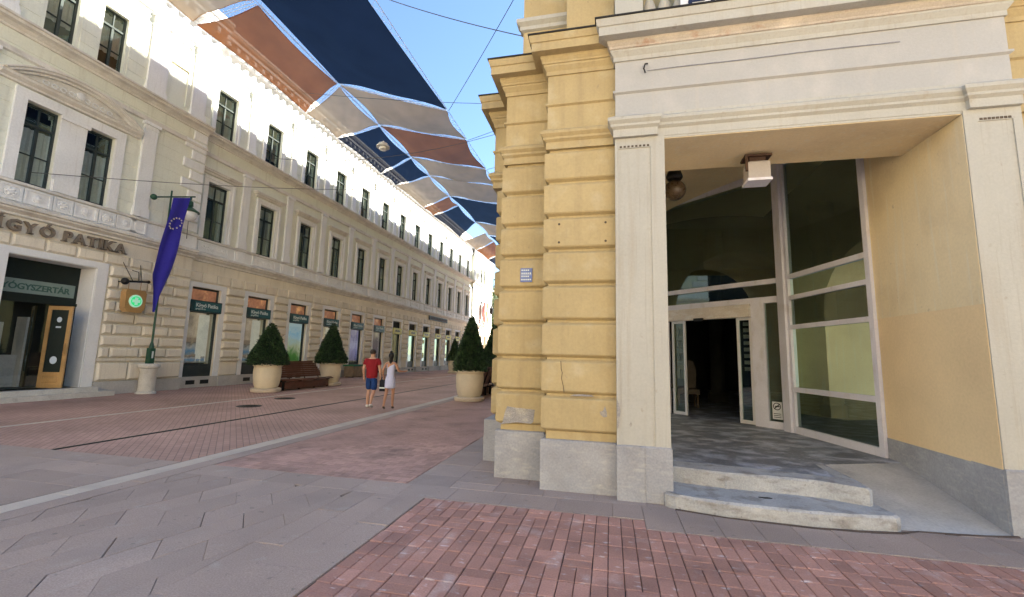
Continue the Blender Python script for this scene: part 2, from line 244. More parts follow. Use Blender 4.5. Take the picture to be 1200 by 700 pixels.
# ------------------------------------------------------------------ mesh helpers
ID = lambda s, d, z: (s, d, z)
class MB:
    def __init__(self, f=ID): self.v = []; self.fc = []; self.f = f
    def add(self, pts, faces):
        o = len(self.v); self.v += [self.f(*p) for p in pts]; self.fc += [tuple(i + o for i in q) for q in faces]; return self
    def quad(self, *p): return self.add(p, [tuple(range(len(p)))])
    def box(self, a0, a1, b0, b1, c0, c1):
        return self.add([(a0, b0, c0), (a1, b0, c0), (a1, b1, c0), (a0, b1, c0), (a0, b0, c1), (a1, b0, c1), (a1, b1, c1), (a0, b1, c1)],
                        [(0, 3, 2, 1), (4, 5, 6, 7), (0, 1, 5, 4), (1, 2, 6, 5), (2, 3, 7, 6), (3, 0, 4, 7)])
    def rblock(self, s0, s1, z0, z1, d0, d1, bev):
        m = d1 - bev
        p = [(s0, d0, z0), (s1, d0, z0), (s1, d0, z1), (s0, d0, z1), (s0, m, z0), (s1, m, z0), (s1, m, z1), (s0, m, z1),
             (s0 + bev, d1, z0 + bev), (s1 - bev, d1, z0 + bev), (s1 - bev, d1, z1 - bev), (s0 + bev, d1, z1 - bev)]
        q = []
        for o in (0, 4):
            for i in range(4): j = (i + 1) % 4; q.append((o + i, o + j, o + 4 + j, o + 4 + i))
        q.append((8, 9, 10, 11)); return self.add(p, q)
    def sweep(self, s0, s1, prof, back=0.0, ends=True):
        n = len(prof); p = [(s0, d, z) for d, z in prof] + [(s1, d, z) for d, z in prof]
        q = [(i, i + 1, n + i + 1, n + i) for i in range(n - 1)]
        self.add(p, q)
        if ends:
            for s in (s0, s1):
                self.add([(s, d, z) for d, z in prof] + [(s, back, prof[-1][1]), (s, back, prof[0][1])], [tuple(range(n + 2))])
        return self
    def msweep(self, s0, s1, prof, back):            # moulding with mitred end returns running back to depth `back`
        n = len(prof); p = []
        d0 = min(d for d, z in prof)
        for d, z in prof:
            e = d - d0
            p += [(s0 - e, back, z), (s0 - e, d, z), (s1 + e, d, z), (s1 + e, back, z)]
        q = []
        for i in range(n - 1):
            for k in range(3): q.append((4 * i + k, 4 * i + k + 1, 4 * i + 4 + k + 1, 4 * i + 4 + k))
        q.append((0, 1, 2, 3)); q.append(tuple(4 * (n - 1) + k for k in (3, 2, 1, 0)))
        return self.add(p, q)
    def prism(self, poly, lo, hi, axis=2, bev=0.0):  # poly: list of 2D points; extruded along axis (2: z, 1: second coordinate)
        n = len(poly)
        def P(p, h): return (p[0], p[1], h) if axis == 2 else (p[0], h, p[1])
        top = poly
        v = [P(p, lo) for p in poly]
        if bev:
            cx = sum(p[0] for p in poly) / n; cy = sum(p[1] for p in poly) / n
            v += [P(p, hi - bev) for p in poly]
            t = []
            for p in poly:
                l = math.hypot(p[0] - cx, p[1] - cy) or 1; k = max(0, 1 - 1.4 * bev / l); t.append((cx + (p[0] - cx) * k, cy + (p[1] - cy) * k))
            v += [P(p, hi) for p in t]; L = 3
        else: v += [P(p, hi) for p in poly]; L = 2
        q = []
        for l in range(L - 1):
            for i in range(n): j = (i + 1) % n; q.append((l * n + i, l * n + j, l * n + n + j, l * n + n + i))
        q.append(tuple((L - 1) * n + i for i in range(n))); q.append(tuple(reversed(range(n))))
        return self.add(v, q)
    def tube(self, pts, r, n=8, cap=True):
        if len(pts) < 2: return self
        pts = [Vector(p) for p in pts]; rs = r if isinstance(r, (list, tuple)) else [r] * len(pts)
        v = []; up = None
        for i, p in enumerate(pts):
            t = (pts[min(i + 1, len(pts) - 1)] - pts[max(i - 1, 0)]); t = t.normalized() if t.length else Vector((0, 0, 1))
            if up is None: up = Vector((0, 0, 1)) if abs(t.z) < .9 else Vector((1, 0, 0))
            a = t.cross(up); a = a.normalized() if a.length > 1e-6 else t.orthogonal().normalized(); b = a.cross(t)
            for k in range(n):
                an = 2 * math.pi * k / n; v.append(tuple(p + a * rs[i] * math.cos(an) + b * rs[i] * math.sin(an)))
        q = [(i * n + k, i * n + (k + 1) % n, (i + 1) * n + (k + 1) % n, (i + 1) * n + k) for i in range(len(pts) - 1) for k in range(n)]
        if cap: q += [tuple(range(n)), tuple((len(pts) - 1) * n + k for k in range(n))]
        return self.add(v, q)
    def lathe(self, prof, c=(0, 0, 0), n=20, axis='z'):
        v = []
        for r, h in prof:
            for k in range(n):
                a = 2 * math.pi * k / n; x, y = r * math.cos(a), r * math.sin(a)
                v.append((c[0] + x, c[1] + y, c[2] + h) if axis == 'z' else ((c[0] + x, c[1] + h, c[2] + y) if axis == 'd' else (c[0] + h, c[1] + x, c[2] + y)))
        m = len(prof)
        q = [(i * n + k, i * n + (k + 1) % n, (i + 1) * n + (k + 1) % n, (i + 1) * n + k) for i in range(m - 1) for k in range(n)]
        q += [tuple(range(n)), tuple((m - 1) * n + k for k in range(n))]
        return self.add(v, q)
    def ball(self, c, r, n=12, sz=1.0):
        return self.lathe([(max(.001, r * math.sin(math.pi * i / 8)), -r * sz * math.cos(math.pi * i / 8)) for i in range(9)], c, n)
    def wall(self, s0, s1, z0, z1, ops=(), d=0.0, reveal=.3, sides=True):
        ss = sorted({s0, s1} | {o[0] for o in ops} | {o[1] for o in ops}); zz = sorted({z0, z1} | {o[2] for o in ops} | {o[3] for o in ops})
        ss = [s for s in ss if s0 <= s <= s1]; zz = [z for z in zz if z0 <= z <= z1]
        for a, b in zip(ss, ss[1:]):
            for c, e in zip(zz, zz[1:]):
                m, k = (a + b) / 2, (c + e) / 2
                if any(o[0] < m < o[1] and o[2] < k < o[3] for o in ops): continue
                self.quad((a, d, c), (b, d, c), (b, d, e), (a, d, e))
        for a, b, c, e in ops:
            i = d - reveal
            self.quad((a, d, c), (a, d, e), (a, i, e), (a, i, c)); self.quad((b, d, c), (b, i, c), (b, i, e), (b, d, e))
            self.quad((a, d, e), (b, d, e), (b, i, e), (a, i, e)); self.quad((a, d, c), (a, i, c), (b, i, c), (b, d, c))
        return self

WL = {}
def tag(o, label=None, cat=None, group=None, kind=None):
    if label: o['label'] = label
    if cat: o['category'] = cat
    if group: o['group'] = group
    if kind: o['kind'] = kind
    return o
def mesh_of(name, v, fc, mat, smooth=False):
    me = bpy.data.meshes.new(name); me.from_pydata(v, [], fc)
    bm = bmesh.new(); bm.from_mesh(me); bmesh.ops.recalc_face_normals(bm, faces=bm.faces); bm.to_mesh(me); bm.free()
    if smooth:
        for p in me.polygons: p.use_smooth = True
        me.set_sharp_from_angle(angle=R(40))
    me.materials.append(mat); me.update(); return me
def place(name, me, wloc, parent=None, rotz=0.0):
    o = bpy.data.objects.new(name, me); COL.objects.link(o); wl = Vector(wloc); WL[o.name] = wl
    if parent is not None: o.parent = parent; o.location = wl - WL[parent.name]
    else: o.location = wl
    if rotz: o.rotation_euler = (0, 0, rotz)
    return o
def part(name, mb, mat, parent=None, smooth=False, label=None):
    vs = mb.v; n = len(vs)
    lo = [min(p[i] for p in vs) for i in range(3)]; hi = [max(p[i] for p in vs) for i in range(3)]
    c = ((lo[0] + hi[0]) / 2, (lo[1] + hi[1]) / 2, lo[2])
    me = mesh_of(name, [(p[0] - c[0], p[1] - c[1], p[2] - c[2]) for p in vs], mb.fc, mat, smooth)
    o = place(name, me, c, parent)
    if label: o['label'] = label
    return o
def empty(name, loc, label, cat, group=None, rotz=0):
    o = place(name, None, loc); o.empty_display_size = .2
    if rotz: o.rotation_euler = (0, 0, rotz)
    return tag(o, label, cat, group)
CACHE = {}
def inst(name, key, build, mat, origin, parent, smooth=False):     # shared mesh, built about its own origin
    if key not in CACHE:
        mb = build(); CACHE[key] = mesh_of(name, mb.v, mb.fc, mat, smooth)
    return place(name, CACHE[key], origin, parent)
def dup(root, loc, rotz, label, group=None):
    c = root.copy(); COL.objects.link(c); c.location = loc; c.rotation_euler = (0, 0, rotz); c['label'] = label
    WL[c.name] = Vector(loc)
    for ch in list(root.children):
        k = ch.copy(); COL.objects.link(k); k.parent = c
        for g in ch.children:
            q = g.copy(); COL.objects.link(q); q.parent = k
    return c
def text_mb(txt, size, depth, f, s, d, z, spacing=1.0, align='LEFT', bold=0.0):
    cu = bpy.data.curves.new('text', 'FONT'); cu.body = txt; cu.size = size; cu.extrude = depth / 2; cu.space_character = spacing; cu.align_x = align; cu.resolution_u = 3; cu.offset = bold
    ob = bpy.data.objects.new('text', cu); COL.objects.link(ob); bpy.context.view_layer.update()
    me = bpy.data.meshes.new_from_object(ob.evaluated_get(bpy.context.evaluated_depsgraph_get()))
    mb = MB(f); mb.add([(s + v.co.x, d + v.co.z, z + v.co.y) for v in me.vertices], [tuple(p.vertices) for p in me.polygons])
    w = max((v.co.x for v in me.vertices), default=0)
    bpy.data.objects.remove(ob); bpy.data.meshes.remove(me); bpy.data.curves.remove(cu)
    return mb, w

# ------------------------------------------------------------------ ground and paving
g = MB(); g.quad((-400, -400, -.05), (400, -400, -.05), (400, 600, -.05), (-400, 600, -.05))
tag(part('ground', g, M['plaza']), kind='structure')
def clip(poly, nx, ny, c):                                          # keep nx*x+ny*y <= c
    out = []
    for i, p in enumerate(poly):
        q = poly[(i + 1) % len(poly)]; a = nx * p[0] + ny * p[1] - c; b = nx * q[0] + ny * q[1] - c
        if a <= 0: out.append(p)
        if (a < 0) != (b < 0) and a != b: t = a / (a - b); out.append((p[0] + (q[0] - p[0]) * t, p[1] + (q[1] - p[1]) * t))
    return out
def cliprect(poly, x0, x1, y0, y1):
    for nx, ny, c in ((1, 0, x1), (-1, 0, -x0), (0, 1, y1), (0, -1, -y0)):
        if len(poly) < 3: return []
        poly = clip(poly, nx, ny, c)
    return poly
def area(p): return abs(sum(p[i][0] * p[(i + 1) % len(p)][1] - p[(i + 1) % len(p)][0] * p[i][1] for i in range(len(p)))) / 2
def lay(bedname, bedrects, pieces, name, restname, mat, bev, gap, th=.045, jig=.0015, most=290):
    bed = MB()
    for x0, x1, y0, y1 in bedrects: bed.quad((x0, y0, -.016), (x1, y0, -.016), (x1, y1, -.016), (x0, y1, -.016))
    bo = tag(part(bedname, bed, M['mortar']), kind='structure')
    rows = []
    for p in pieces:
        cx = sum(q[0] for q in p) / len(p); cy = sum(q[1] for q in p) / len(p)
        rows.append((not in_view(cx, cy, 0, .05), math.hypot(cx, cy), cx, cy, p))
    rows.sort(key=lambda r: r[:2]); rest = MB()
    for k, (out, dist, cx, cy, p) in enumerate(rows):
        sh = []
        gp = gap if gap > .007 else gap * random.choice((.15, .3, .5, .8, 1.5))
        for q in p:
            l = math.hypot(q[0] - cx, q[1] - cy) or 1; sh.append((q[0] - (gp * .7) * (q[0] - cx) / l, q[1] - (gp * .7) * (q[1] - cy) / l))
        z = random.uniform(-jig, jig); tx, ty = random.uniform(-.006, .006), random.uniform(-.006, .006)
        mb = rest if (k >= most or out) else MB(); o = len(mb.v)
        mb.prism(sh, -.03, z, bev=bev)
        for i in range(o, len(mb.v)):
            a = mb.v[i]; mb.v[i] = (a[0], a[1], a[2] + (a[0] - cx) * tx + (a[1] - cy) * ty)
        if mb is not rest: part(name, mb, mat, bo)
    if rest.v: tag(part(restname, rest, mat, bo), kind='stuff')
    return bo
rect = lambda x0, x1, y0, y1: [(x0, y0), (x1, y0), (x1, y1), (x0, y1)]

# near red bricks: parquet of brick pairs, long runs along the street and diagonal bands of crosswise courses
pc = []
cs = .243
for i in range(0, 34):
    for j in range(0, 20):
        x0 = -2.09 + i * cs; y1 = 4.955 - j * cs; y0 = y1 - cs; x1 = x0 + cs; cx, cy = x0 + cs / 2, y0 + cs / 2
        lim = 4.97 if cx < .45 else 4.76
        if y1 > lim: continue
        cross = round(j + .6 * i) % 5 == 3 if i < 8 else ((i * 5 + j * 3 + i // 3) % 11 in (0, 1) and j > 1)
        if cross: pc += [rect(x0, x1, y0, y0 + cs / 2), rect(x0, x1, y0 + cs / 2, y1)]
        elif (i + j) % 2 or i < 9: pc += [rect(x0, x0 + cs / 2, y0, y1), rect(x0 + cs / 2, x1, y0, y1)]
        else:
            h = cs / 2; pc += [rect(x0, x0 + h, y0, y1), rect(x0 + h, x1, y0, y1)]
lay('brick_paving', [(-2.1, 6.2, .05, 4.97)], pc, 'brick', 'further_bricks', M['brick'], .006, .009)

# grey stone slabs
pc = []
def course(x0, x1, y0, y1, w, l, along='y', off=.0):
    out = []
    if along == 'y':
        n = max(1, round((x1 - x0) / w)); w = (x1 - x0) / n
        for i in range(n):
            y = y0 - l * ((i * .37 + off) % 1)
            while y < y1:
                q = cliprect(rect(x0 + i * w, x0 + i * w + w, y, y + l), x0, x1, y0, y1)
                if len(q) > 2 and area(q) > .004: out.append(q)
                y += l
    else:
        n = max(1, round((y1 - y0) / w)); w = (y1 - y0) / n
        for i in range(n):
            x = x0 - l * ((i * .41 + off) % 1)
            while x < x1:
                q = cliprect(rect(x, x + l, y0 + i * w, y0 + i * w + w), x0, x1, y0, y1)
                if len(q) > 2 and area(q) > .004: out.append(q)
                x += l
    return out
pc += course(-2.42, -2.105, .3, 4.97, .32, .95) + course(-3.02, -2.42, .3, 4.97, .3, .85, off=.3)
pc += course(-5.56, .34, 4.97, 5.42, .45, .62, 'x') + course(.34, 6.2, 4.72, 5.42, .65, .36, 'x')
pc += course(-2.55, -1.4, 5.42, 7.4, .58, .6, off=.2) + course(-2.55, -1.6, 7.4, 16, .48, .6) + course(-1.4, .7, 5.42, 6.2, .4, .6, 'x') + course(.7, 6.2, 5.42, 5.9, .5, .6, 'x')
ux, uy, vx, vy = -.43 * math.sin(R(43)), .43 * math.cos(R(43)), math.cos(R(76)), math.sin(R(76))
for i in range(-14, 14):
    for j in range(-12, 12):
        u0 = i; v0 = j * .72 + (i * .43 % 1) * .72
        q = [(-4.3 + u * ux + v * vx, 2.8 + u * uy + v * vy) for u, v in ((u0, v0), (u0 + 1, v0), (u0 + 1, v0 + .72), (u0, v0 + .72))]
        q = cliprect(q, -5.56, -3.02, .3, 4.97)
        if len(q) > 2 and area(q) > .006: pc.append(q)
pc += course(-11.7, -6.12, .3, 5.42, .42, .8, 'x')
lay('stone_paving', [(-5.6, -2.1, .05, 5.42), (-2.1, .36, 4.97, 6.2), (.36, 6.2, 4.715, 6.2), (-2.58, -1.3, 5.42, 16), (-11.7, -6.1, .05, 5.42)], pc, 'paving_stone', 'further_paving_stones', M['stone'], .004, .006, jig=.0025)

# worn red bricks of the walkway: herringbone
def herring(x0, x1, y0, y1, b):
    out = []
    nx = int((x1 - x0) / b) + 4; ny = int((y1 - y0) / b) + 4
    for yy in range(-2, ny):
        for xx in range(-2, nx):
            k = (xx - yy) % 4
            if k == 0: q = rect(x0 + xx * b, x0 + (xx + 2) * b, y0 + yy * b, y0 + (yy + 1) * b)
            elif k == 3: q = rect(x0 + xx * b, x0 + (xx + 1) * b, y0 + yy * b, y0 + (yy + 2) * b)
            else: continue
            q = cliprect(q, x0, x1, y0, y1)
            if len(q) > 2 and area(q) > .002: out.append(q)
    return out
pc = herring(-5.55, -2.56, 5.43, 13.5, .105)
lay('brick_walkway', [(-5.58, -2.55, 5.42, 13.5)], pc, 'brick', 'further_bricks', M['brick2'], .004, .006)

st = MB()
for x0, x1, y0, y1 in ((-17.4, -11.94, .05, 120), (-11.79, -8.72, 5.43, 120), (-8.58, -6.12, 5.43, 120), (-5.56, -2.55, 13.5, 120), (-2.55, -1.7, 16, 70)):
    st.quad((x0, y0, -.004), (x1, y0, -.004), (x1, y1, -.004), (x0, y1, -.004))
tag(part('street', st, M['street']), kind='structure')
def line_of_slabs(nm, x0, x1, y0, y1, l, mat):
    mb = MB(); y = y0
    while y < y1: mb.prism(rect(x0 + .004, x1 - .004, y + .004, min(y + l, y1) - .004), -.03, random.uniform(-.001, .002), bev=.003); y += l
    return tag(part(nm, mb, M[mat]), kind='structure')
line_of_slabs('pale_stone_line', -6.1, -5.83, .3, 70, .9, 'band')
line_of_slabs('grey_stone_line', -5.83, -5.57, .3, 70, .7, 'stone')
line_of_slabs('white_stone_line', -11.94, -11.79, .3, 90, .9, 'band')
gt = MB(); gt.box(-8.72, -8.67, .05, 90, -.05, -.006); gt.box(-8.63, -8.58, .05, 90, -.05, -.006); gt.box(-8.67, -8.63, .05, 90, -.05, -.04)
tag(part('slot_gutter', gt, M['iron']), kind='structure')
for x, y, lb in ((-10.37, 11.14, 'round dark manhole cover in the red street, nearer to the camera'), (-11.0, 13.35, 'round dark manhole cover in the red street, nearer to the wooden bench')):
    r = empty('manhole_cover', (x, y, 0), lb, 'manhole cover', 'manhole covers in the street')
    part('rim', MB().lathe([(.33, -.02), (.33, .004), (.29, .004), (.29, -.02)], (x, y, 0), 28), M['iron'], r)
    lid = MB().lathe([(.285, -.02), (.285, .002), (.02, .003)], (x, y, 0), 28)
    for i in range(-4, 5):
        for j in range(-4, 5):
            if i * i + j * j < 15: lid.box(x + i * .055 - .018, x + i * .055 + .018, y + j * .055 - .018, y + j * .055 + .018, .002, .008)
    part('lid', lid, M['iron'], r)

# ------------------------------------------------------------------ pale building along the left side of the street
XL = -17.2
FL = lambda s, d, z: (XL + d, s, z)                                # s along the street, d out of the wall
FO = lambda s, d, z: (d, s, z)                                     # same, about an origin
PB = empty('corner_building', (XL - 4, 30, 0), 'long pale three storey building with a rusticated beige ground floor across the street', 'building')
BAYS = [15.49 + 2.93 * k for k in range(13)]
S0, S1, S2 = 14.42, 52.25, 61.05
mb = MB(FL); mb.wall(S0, S1, 0, 5.35, [(c - .72, c + .72, .45, 4.25) for c in BAYS], 0, .5)
part('ground_floor_wall', mb, M['ground_b'], PB)
mb = MB(FL); mb.wall(S0, S1, 5.35, 15.2, [(c - .56, c + .56, 6.38, 8.92) for c in BAYS] + [(c - .54, c + .54, 11.15, 13.34) for c in BAYS], 0, .28)
part('upper_wall', mb, M['upper_w'], PB)
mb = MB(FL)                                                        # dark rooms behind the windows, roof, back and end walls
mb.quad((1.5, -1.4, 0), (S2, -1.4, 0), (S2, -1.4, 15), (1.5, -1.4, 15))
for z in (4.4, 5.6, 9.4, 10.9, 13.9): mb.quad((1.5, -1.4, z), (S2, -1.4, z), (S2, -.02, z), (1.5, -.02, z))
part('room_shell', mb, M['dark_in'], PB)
mb = MB(FL); mb.add([(1.2, .6, 15.91), (S2 + .3, .6, 15.91), (S2 + .3, -6, 19.2), (1.2, -6, 19.2), (S2 + .3, -13, 15.9), (1.2, -13, 15.9)], [(0, 1, 2, 3), (3, 2, 4, 5)])
part('roof', mb, M['roof'], PB)
mb = MB(FL); mb.box(1.5, S2 - .02, -12.5, -12.2, 0, 15.2); mb.box(1.5, 1.8, -12.2, -.4, 0, 15.2); mb.box(S2 - .3, S2, -12.2, .28, 0, 15.2)
part('outer_wall', mb, M['upper_w'], PB)

NB = [0]; REST = MB(FL)
def block(s0, s1, z0, z1, d0, depth=.075, bev=.05):
    w, h = round(s1 - s0, 3), round(z1 - z0, 3)
    NB[0] += 1
    if NB[0] <= 295:
        inst('rusticated_block', ('rb', w, h, depth), lambda: MB(FO).rblock(0, w, 0, h, 0, depth, bev), M['ground_b'], (XL + d0, s0, z0), PB)
    else: REST.rblock(s0, s1, z0, z1, d0, d0 + depth, bev)

# --- windows (frame > panes, curtain)
def window(s, d, z, w, h, frame, trans, rows, curtain=None, glassm='glass', boxes=()):
    def fr():
        m = MB(FO); t = .06
        m.box(-w / 2, -w / 2 + t, 0, .07, 0, h); m.box(w / 2 - t, w / 2, 0, .07, 0, h); m.box(-w / 2 + t, w / 2 - t, .001, .07, 0, t + .02); m.box(-w / 2 + t, w / 2 - t, .001, .07, h - t, h)
        m.box(-.035, .035, .0, .075, t + .02, h * trans - .035); m.box(-w / 2 + t, w / 2 - t, -.002, .09, h * trans - .035, h * trans + .035)
        m.box(-.02, .02, .002, .06, h * trans + .035, h - t)
        for k in range(1, rows):
            zz = h * trans * k / rows; m.box(-w / 2 + t, -.035, .004, .055, zz - .015, zz + .015); m.box(.035, w / 2 - t, .004, .055, zz - .015, zz + .015)
        return m
    f = inst('window', ('wf', w, h, frame, trans, rows), fr, M[frame], (XL + d, s, z), PB)
    inst('pane', ('wp', w, h, glassm), lambda: MB(FO).quad((-w / 2 + .04, 0, .04), (w / 2 - .04, 0, .04), (w / 2 - .04, 0, h - .04), (-w / 2 + .04, 0, h - .04)), M[glassm], (XL + d + .03, s, z), f)
    if curtain:
        mt, parts_ = curtain
        for (a, b, z0, z1) in parts_:
            def cu():
                m = MB(FO); n = 14; v = []
                for i in range(n + 1):
                    x = a + (b - a) * i / n; dd = .035 * math.sin(i * 1.9)
                    v += [(x, dd, z0), (x, dd, z1)]
                return m.add(v, [(2 * i, 2 * i + 2, 2 * i + 3, 2 * i + 1) for i in range(n)])
            inst('curtain', ('cu', a, b, z0, z1, mt), cu, M[mt], (XL + d - .05, s, z), f)
    return f

# --- flat ashlar courses of the upper wall, a shallow joint between them
def ashlar(s0, s1, d0, z0, z1, ops, pitch=.435):
    m = MB(FL); z = z0
    while z < z1 - .1:
        e = min(z + pitch, z1); sp = [(s0, s1)]
        for a, b, c, t in ops:
            if c < e and t > z: sp = [q for u, w in sp for q in ((u, min(w, a - .1)), (max(u, b + .1), w)) if q[1] - q[0] > .05]
        for u, w in sp: m.rblock(u, w, z + .008, e - .008, d0, d0 + .016, .006)
        z += pitch
    tag(part('ashlar_courses', m, M['upper_w'], PB), kind='stuff')
# --- a moulded surround
def surround(s, z0, z1, w, h_, d0, jw=.24, out=.09, mat='trim', head=.24):
    def bl():
        m = MB(FO); a = w / 2
        for sg in (-1, 1):
            x0, x1 = sorted((sg * a, sg * (a + jw))); m.box(x0, x1, 0, out, 0, z1 - z0); 
            x0, x1 = sorted((sg * (a + jw * .55), sg * (a + jw))); m.box(x0, x1, out, out + .03, 0, z1 - z0 + head * .45)
        m.box(-a - jw, a + jw, 0, out, z1 - z0, z1 - z0 + head); m.box(-a - jw, a + jw, out, out + .03, z1 - z0 + head * .55, z1 - z0 + head)
        return m
    inst('window_surround', ('su', w, z1 - z0, jw, out, mat, head), bl, M[mat], (XL + d0, s, z0), PB)
HOOD = [(.09, 0), (.12, .04), (.12, .07), (.2, .11), (.2, .16), (.24, .17), (.24, .21), (0, .24)]
def pilaster(s, z0, z1, w, d0, base=.45, capz=.25, orn=False):
    def bl():
        m = MB(FO); a = w / 2; h = z1 - z0
        m.box(-a - .04, a + .04, 0, .15, 0, base * .55); m.box(-a - .02, a + .02, 0, .13, base * .55, base * .8)
        m.box(-a, a, 0, .1, base * .8, h - capz); m.box(-a - .02, a + .02, 0, .12, h - capz, h - capz + .06)
        m.box(-a, a, 0, .11, h - capz + .06, h - .11); m.box(-a - .06, a + .06, 0, .17, h - .11, h)
        if orn:
            for sg in (-1, 1): m.lathe([(.02, 0), (.11, .03), (.11, .09), (.02, .12)], (sg * (a - .05), .1, h - capz * .45), 10, 'd')
            for q in range(3): m.ball((-.1 + q * .1, .13, h - capz * .75), .055, 8)
        return m
    inst('pilaster', ('pi', w, z1 - z0, base, capz, orn), bl, M['trim'], (XL + d0, s, z0), PB)
def panel(s, z, w, h, d0, kind):
    def bl():
        m = MB(FO); a = w / 2; t = .06
        m.box(-a, a, 0, .03, 0, h)
        m.box(-a, a, .03, .06, 0, t); m.box(-a, a, .03, .06, h - t, h); m.box(-a, -a + t, .03, .06, t, h - t); m.box(a - t, a, .03, .06, t, h - t)
        if kind == 'scroll':
            m.lathe([(.13, .03), (.13, .05), (.09, .06), (.09, .045), (.04, .07), (.001, .075)], (0, 0, h / 2), 12, 'd')
            for sg in (-1, 1):
                for c0 in (.28, .48):
                    if c0 > a - .1: continue
                    m.tube([(sg * (c0 + .09 * math.cos(q * .9) * (1 - q * .1)), .045, h / 2 + .11 * math.sin(q * .9) * (1 - q * .1)) for q in range(8)], .022, 5)
                m.tube([(sg * (.18 + .05 * q), .04, h / 2 + .09 * math.sin(q * 1.3)) for q in range(int((a - .28) / .05))], .02, 5)
        elif kind == 'rosette':
            m.lathe([(.17, .03), (.17, .06), (.12, .06), (.11, .045), (.06, .08), (.001, .085)], (0, 0, h / 2), 14, 'd')
            for q in range(6): m.ball((.1 * math.cos(q * 1.047), .06, h / 2 + .1 * math.sin(q * 1.047)), .035, 6)
        else: m.box(-a * .45, a * .45, .03, .05, h * .3, h * .7)
        return m
    inst('frieze_panel', ('pa', w, h, kind), bl, M['trim'], (XL + d0, s, z), PB)

CORN = [(0, 5.33), (.08, 5.36), (.08, 5.42), (.2, 5.5), (.2, 5.55), (.27, 5.57), (.27, 5.66), (.22, 5.7), (0.06, 5.73)]
SILL = [(.08, 6.24), (.14, 6.27), (.14, 6.34), (.06, 6.37)]
ARCH = [(0, 10.0), (.1, 10.03), (.1, 10.1), (.06, 10.14), (.06, 10.2), (0, 10.22)]
MOUL = [(0, 10.7), (.05, 10.72), (.05, 10.78), (.16, 10.86), (.30, 10.89), (.30, 10.97), (.36, 10.99), (.36, 11.05), (.05, 11.1)]
EAVE = [(0, 14.3), (.08, 14.33), (.08, 14.40), (.17, 14.48), (.2, 14.56), (.1, 14.58), (.1, 15.12), (.14, 15.2), (.14, 15.42), (.62, 15.45), (.62, 15.6), (.7, 15.66), (.78, 15.8), (.78, 15.88), (0, 15.9)]
def courses(s0, s1, d0):
    for nm, pr, mt in (('lower_cornice', CORN, 'mould'), ('sill_course', SILL, 'mould'), ('architrave', ARCH, 'mould'), ('string_cornice', MOUL, 'mould'), ('eaves_cornice', EAVE, 'trim')):
        part(nm, MB(FL).sweep(s0, s1, [(d + d0, z) for d, z in pr], -.05), M[mt], PB)
    part('parapet_band', MB(FL).box(s0, s1, d0, d0 + .055, 5.73, 6.24), M['trim'], PB)
    br = MB(FL); s = s0 + .2
    while s < s1: br.box(s, s + .16, d0 + .141, d0 + .56, 15.2, 15.447); s += .5
    part('cornice_brackets', br, M['trim'], PB)['kind'] = 'stuff'
courses(S0, S1, 0)
ashlar(S0, S1, 0, 6.38, 9.9, [(c - .56, c + .56, 6.38, 8.92) for c in BAYS]); ashlar(S0, S1, 0, 11.1, 13.8, [(c - .54, c + .54, 11.15, 13.34) for c in BAYS])

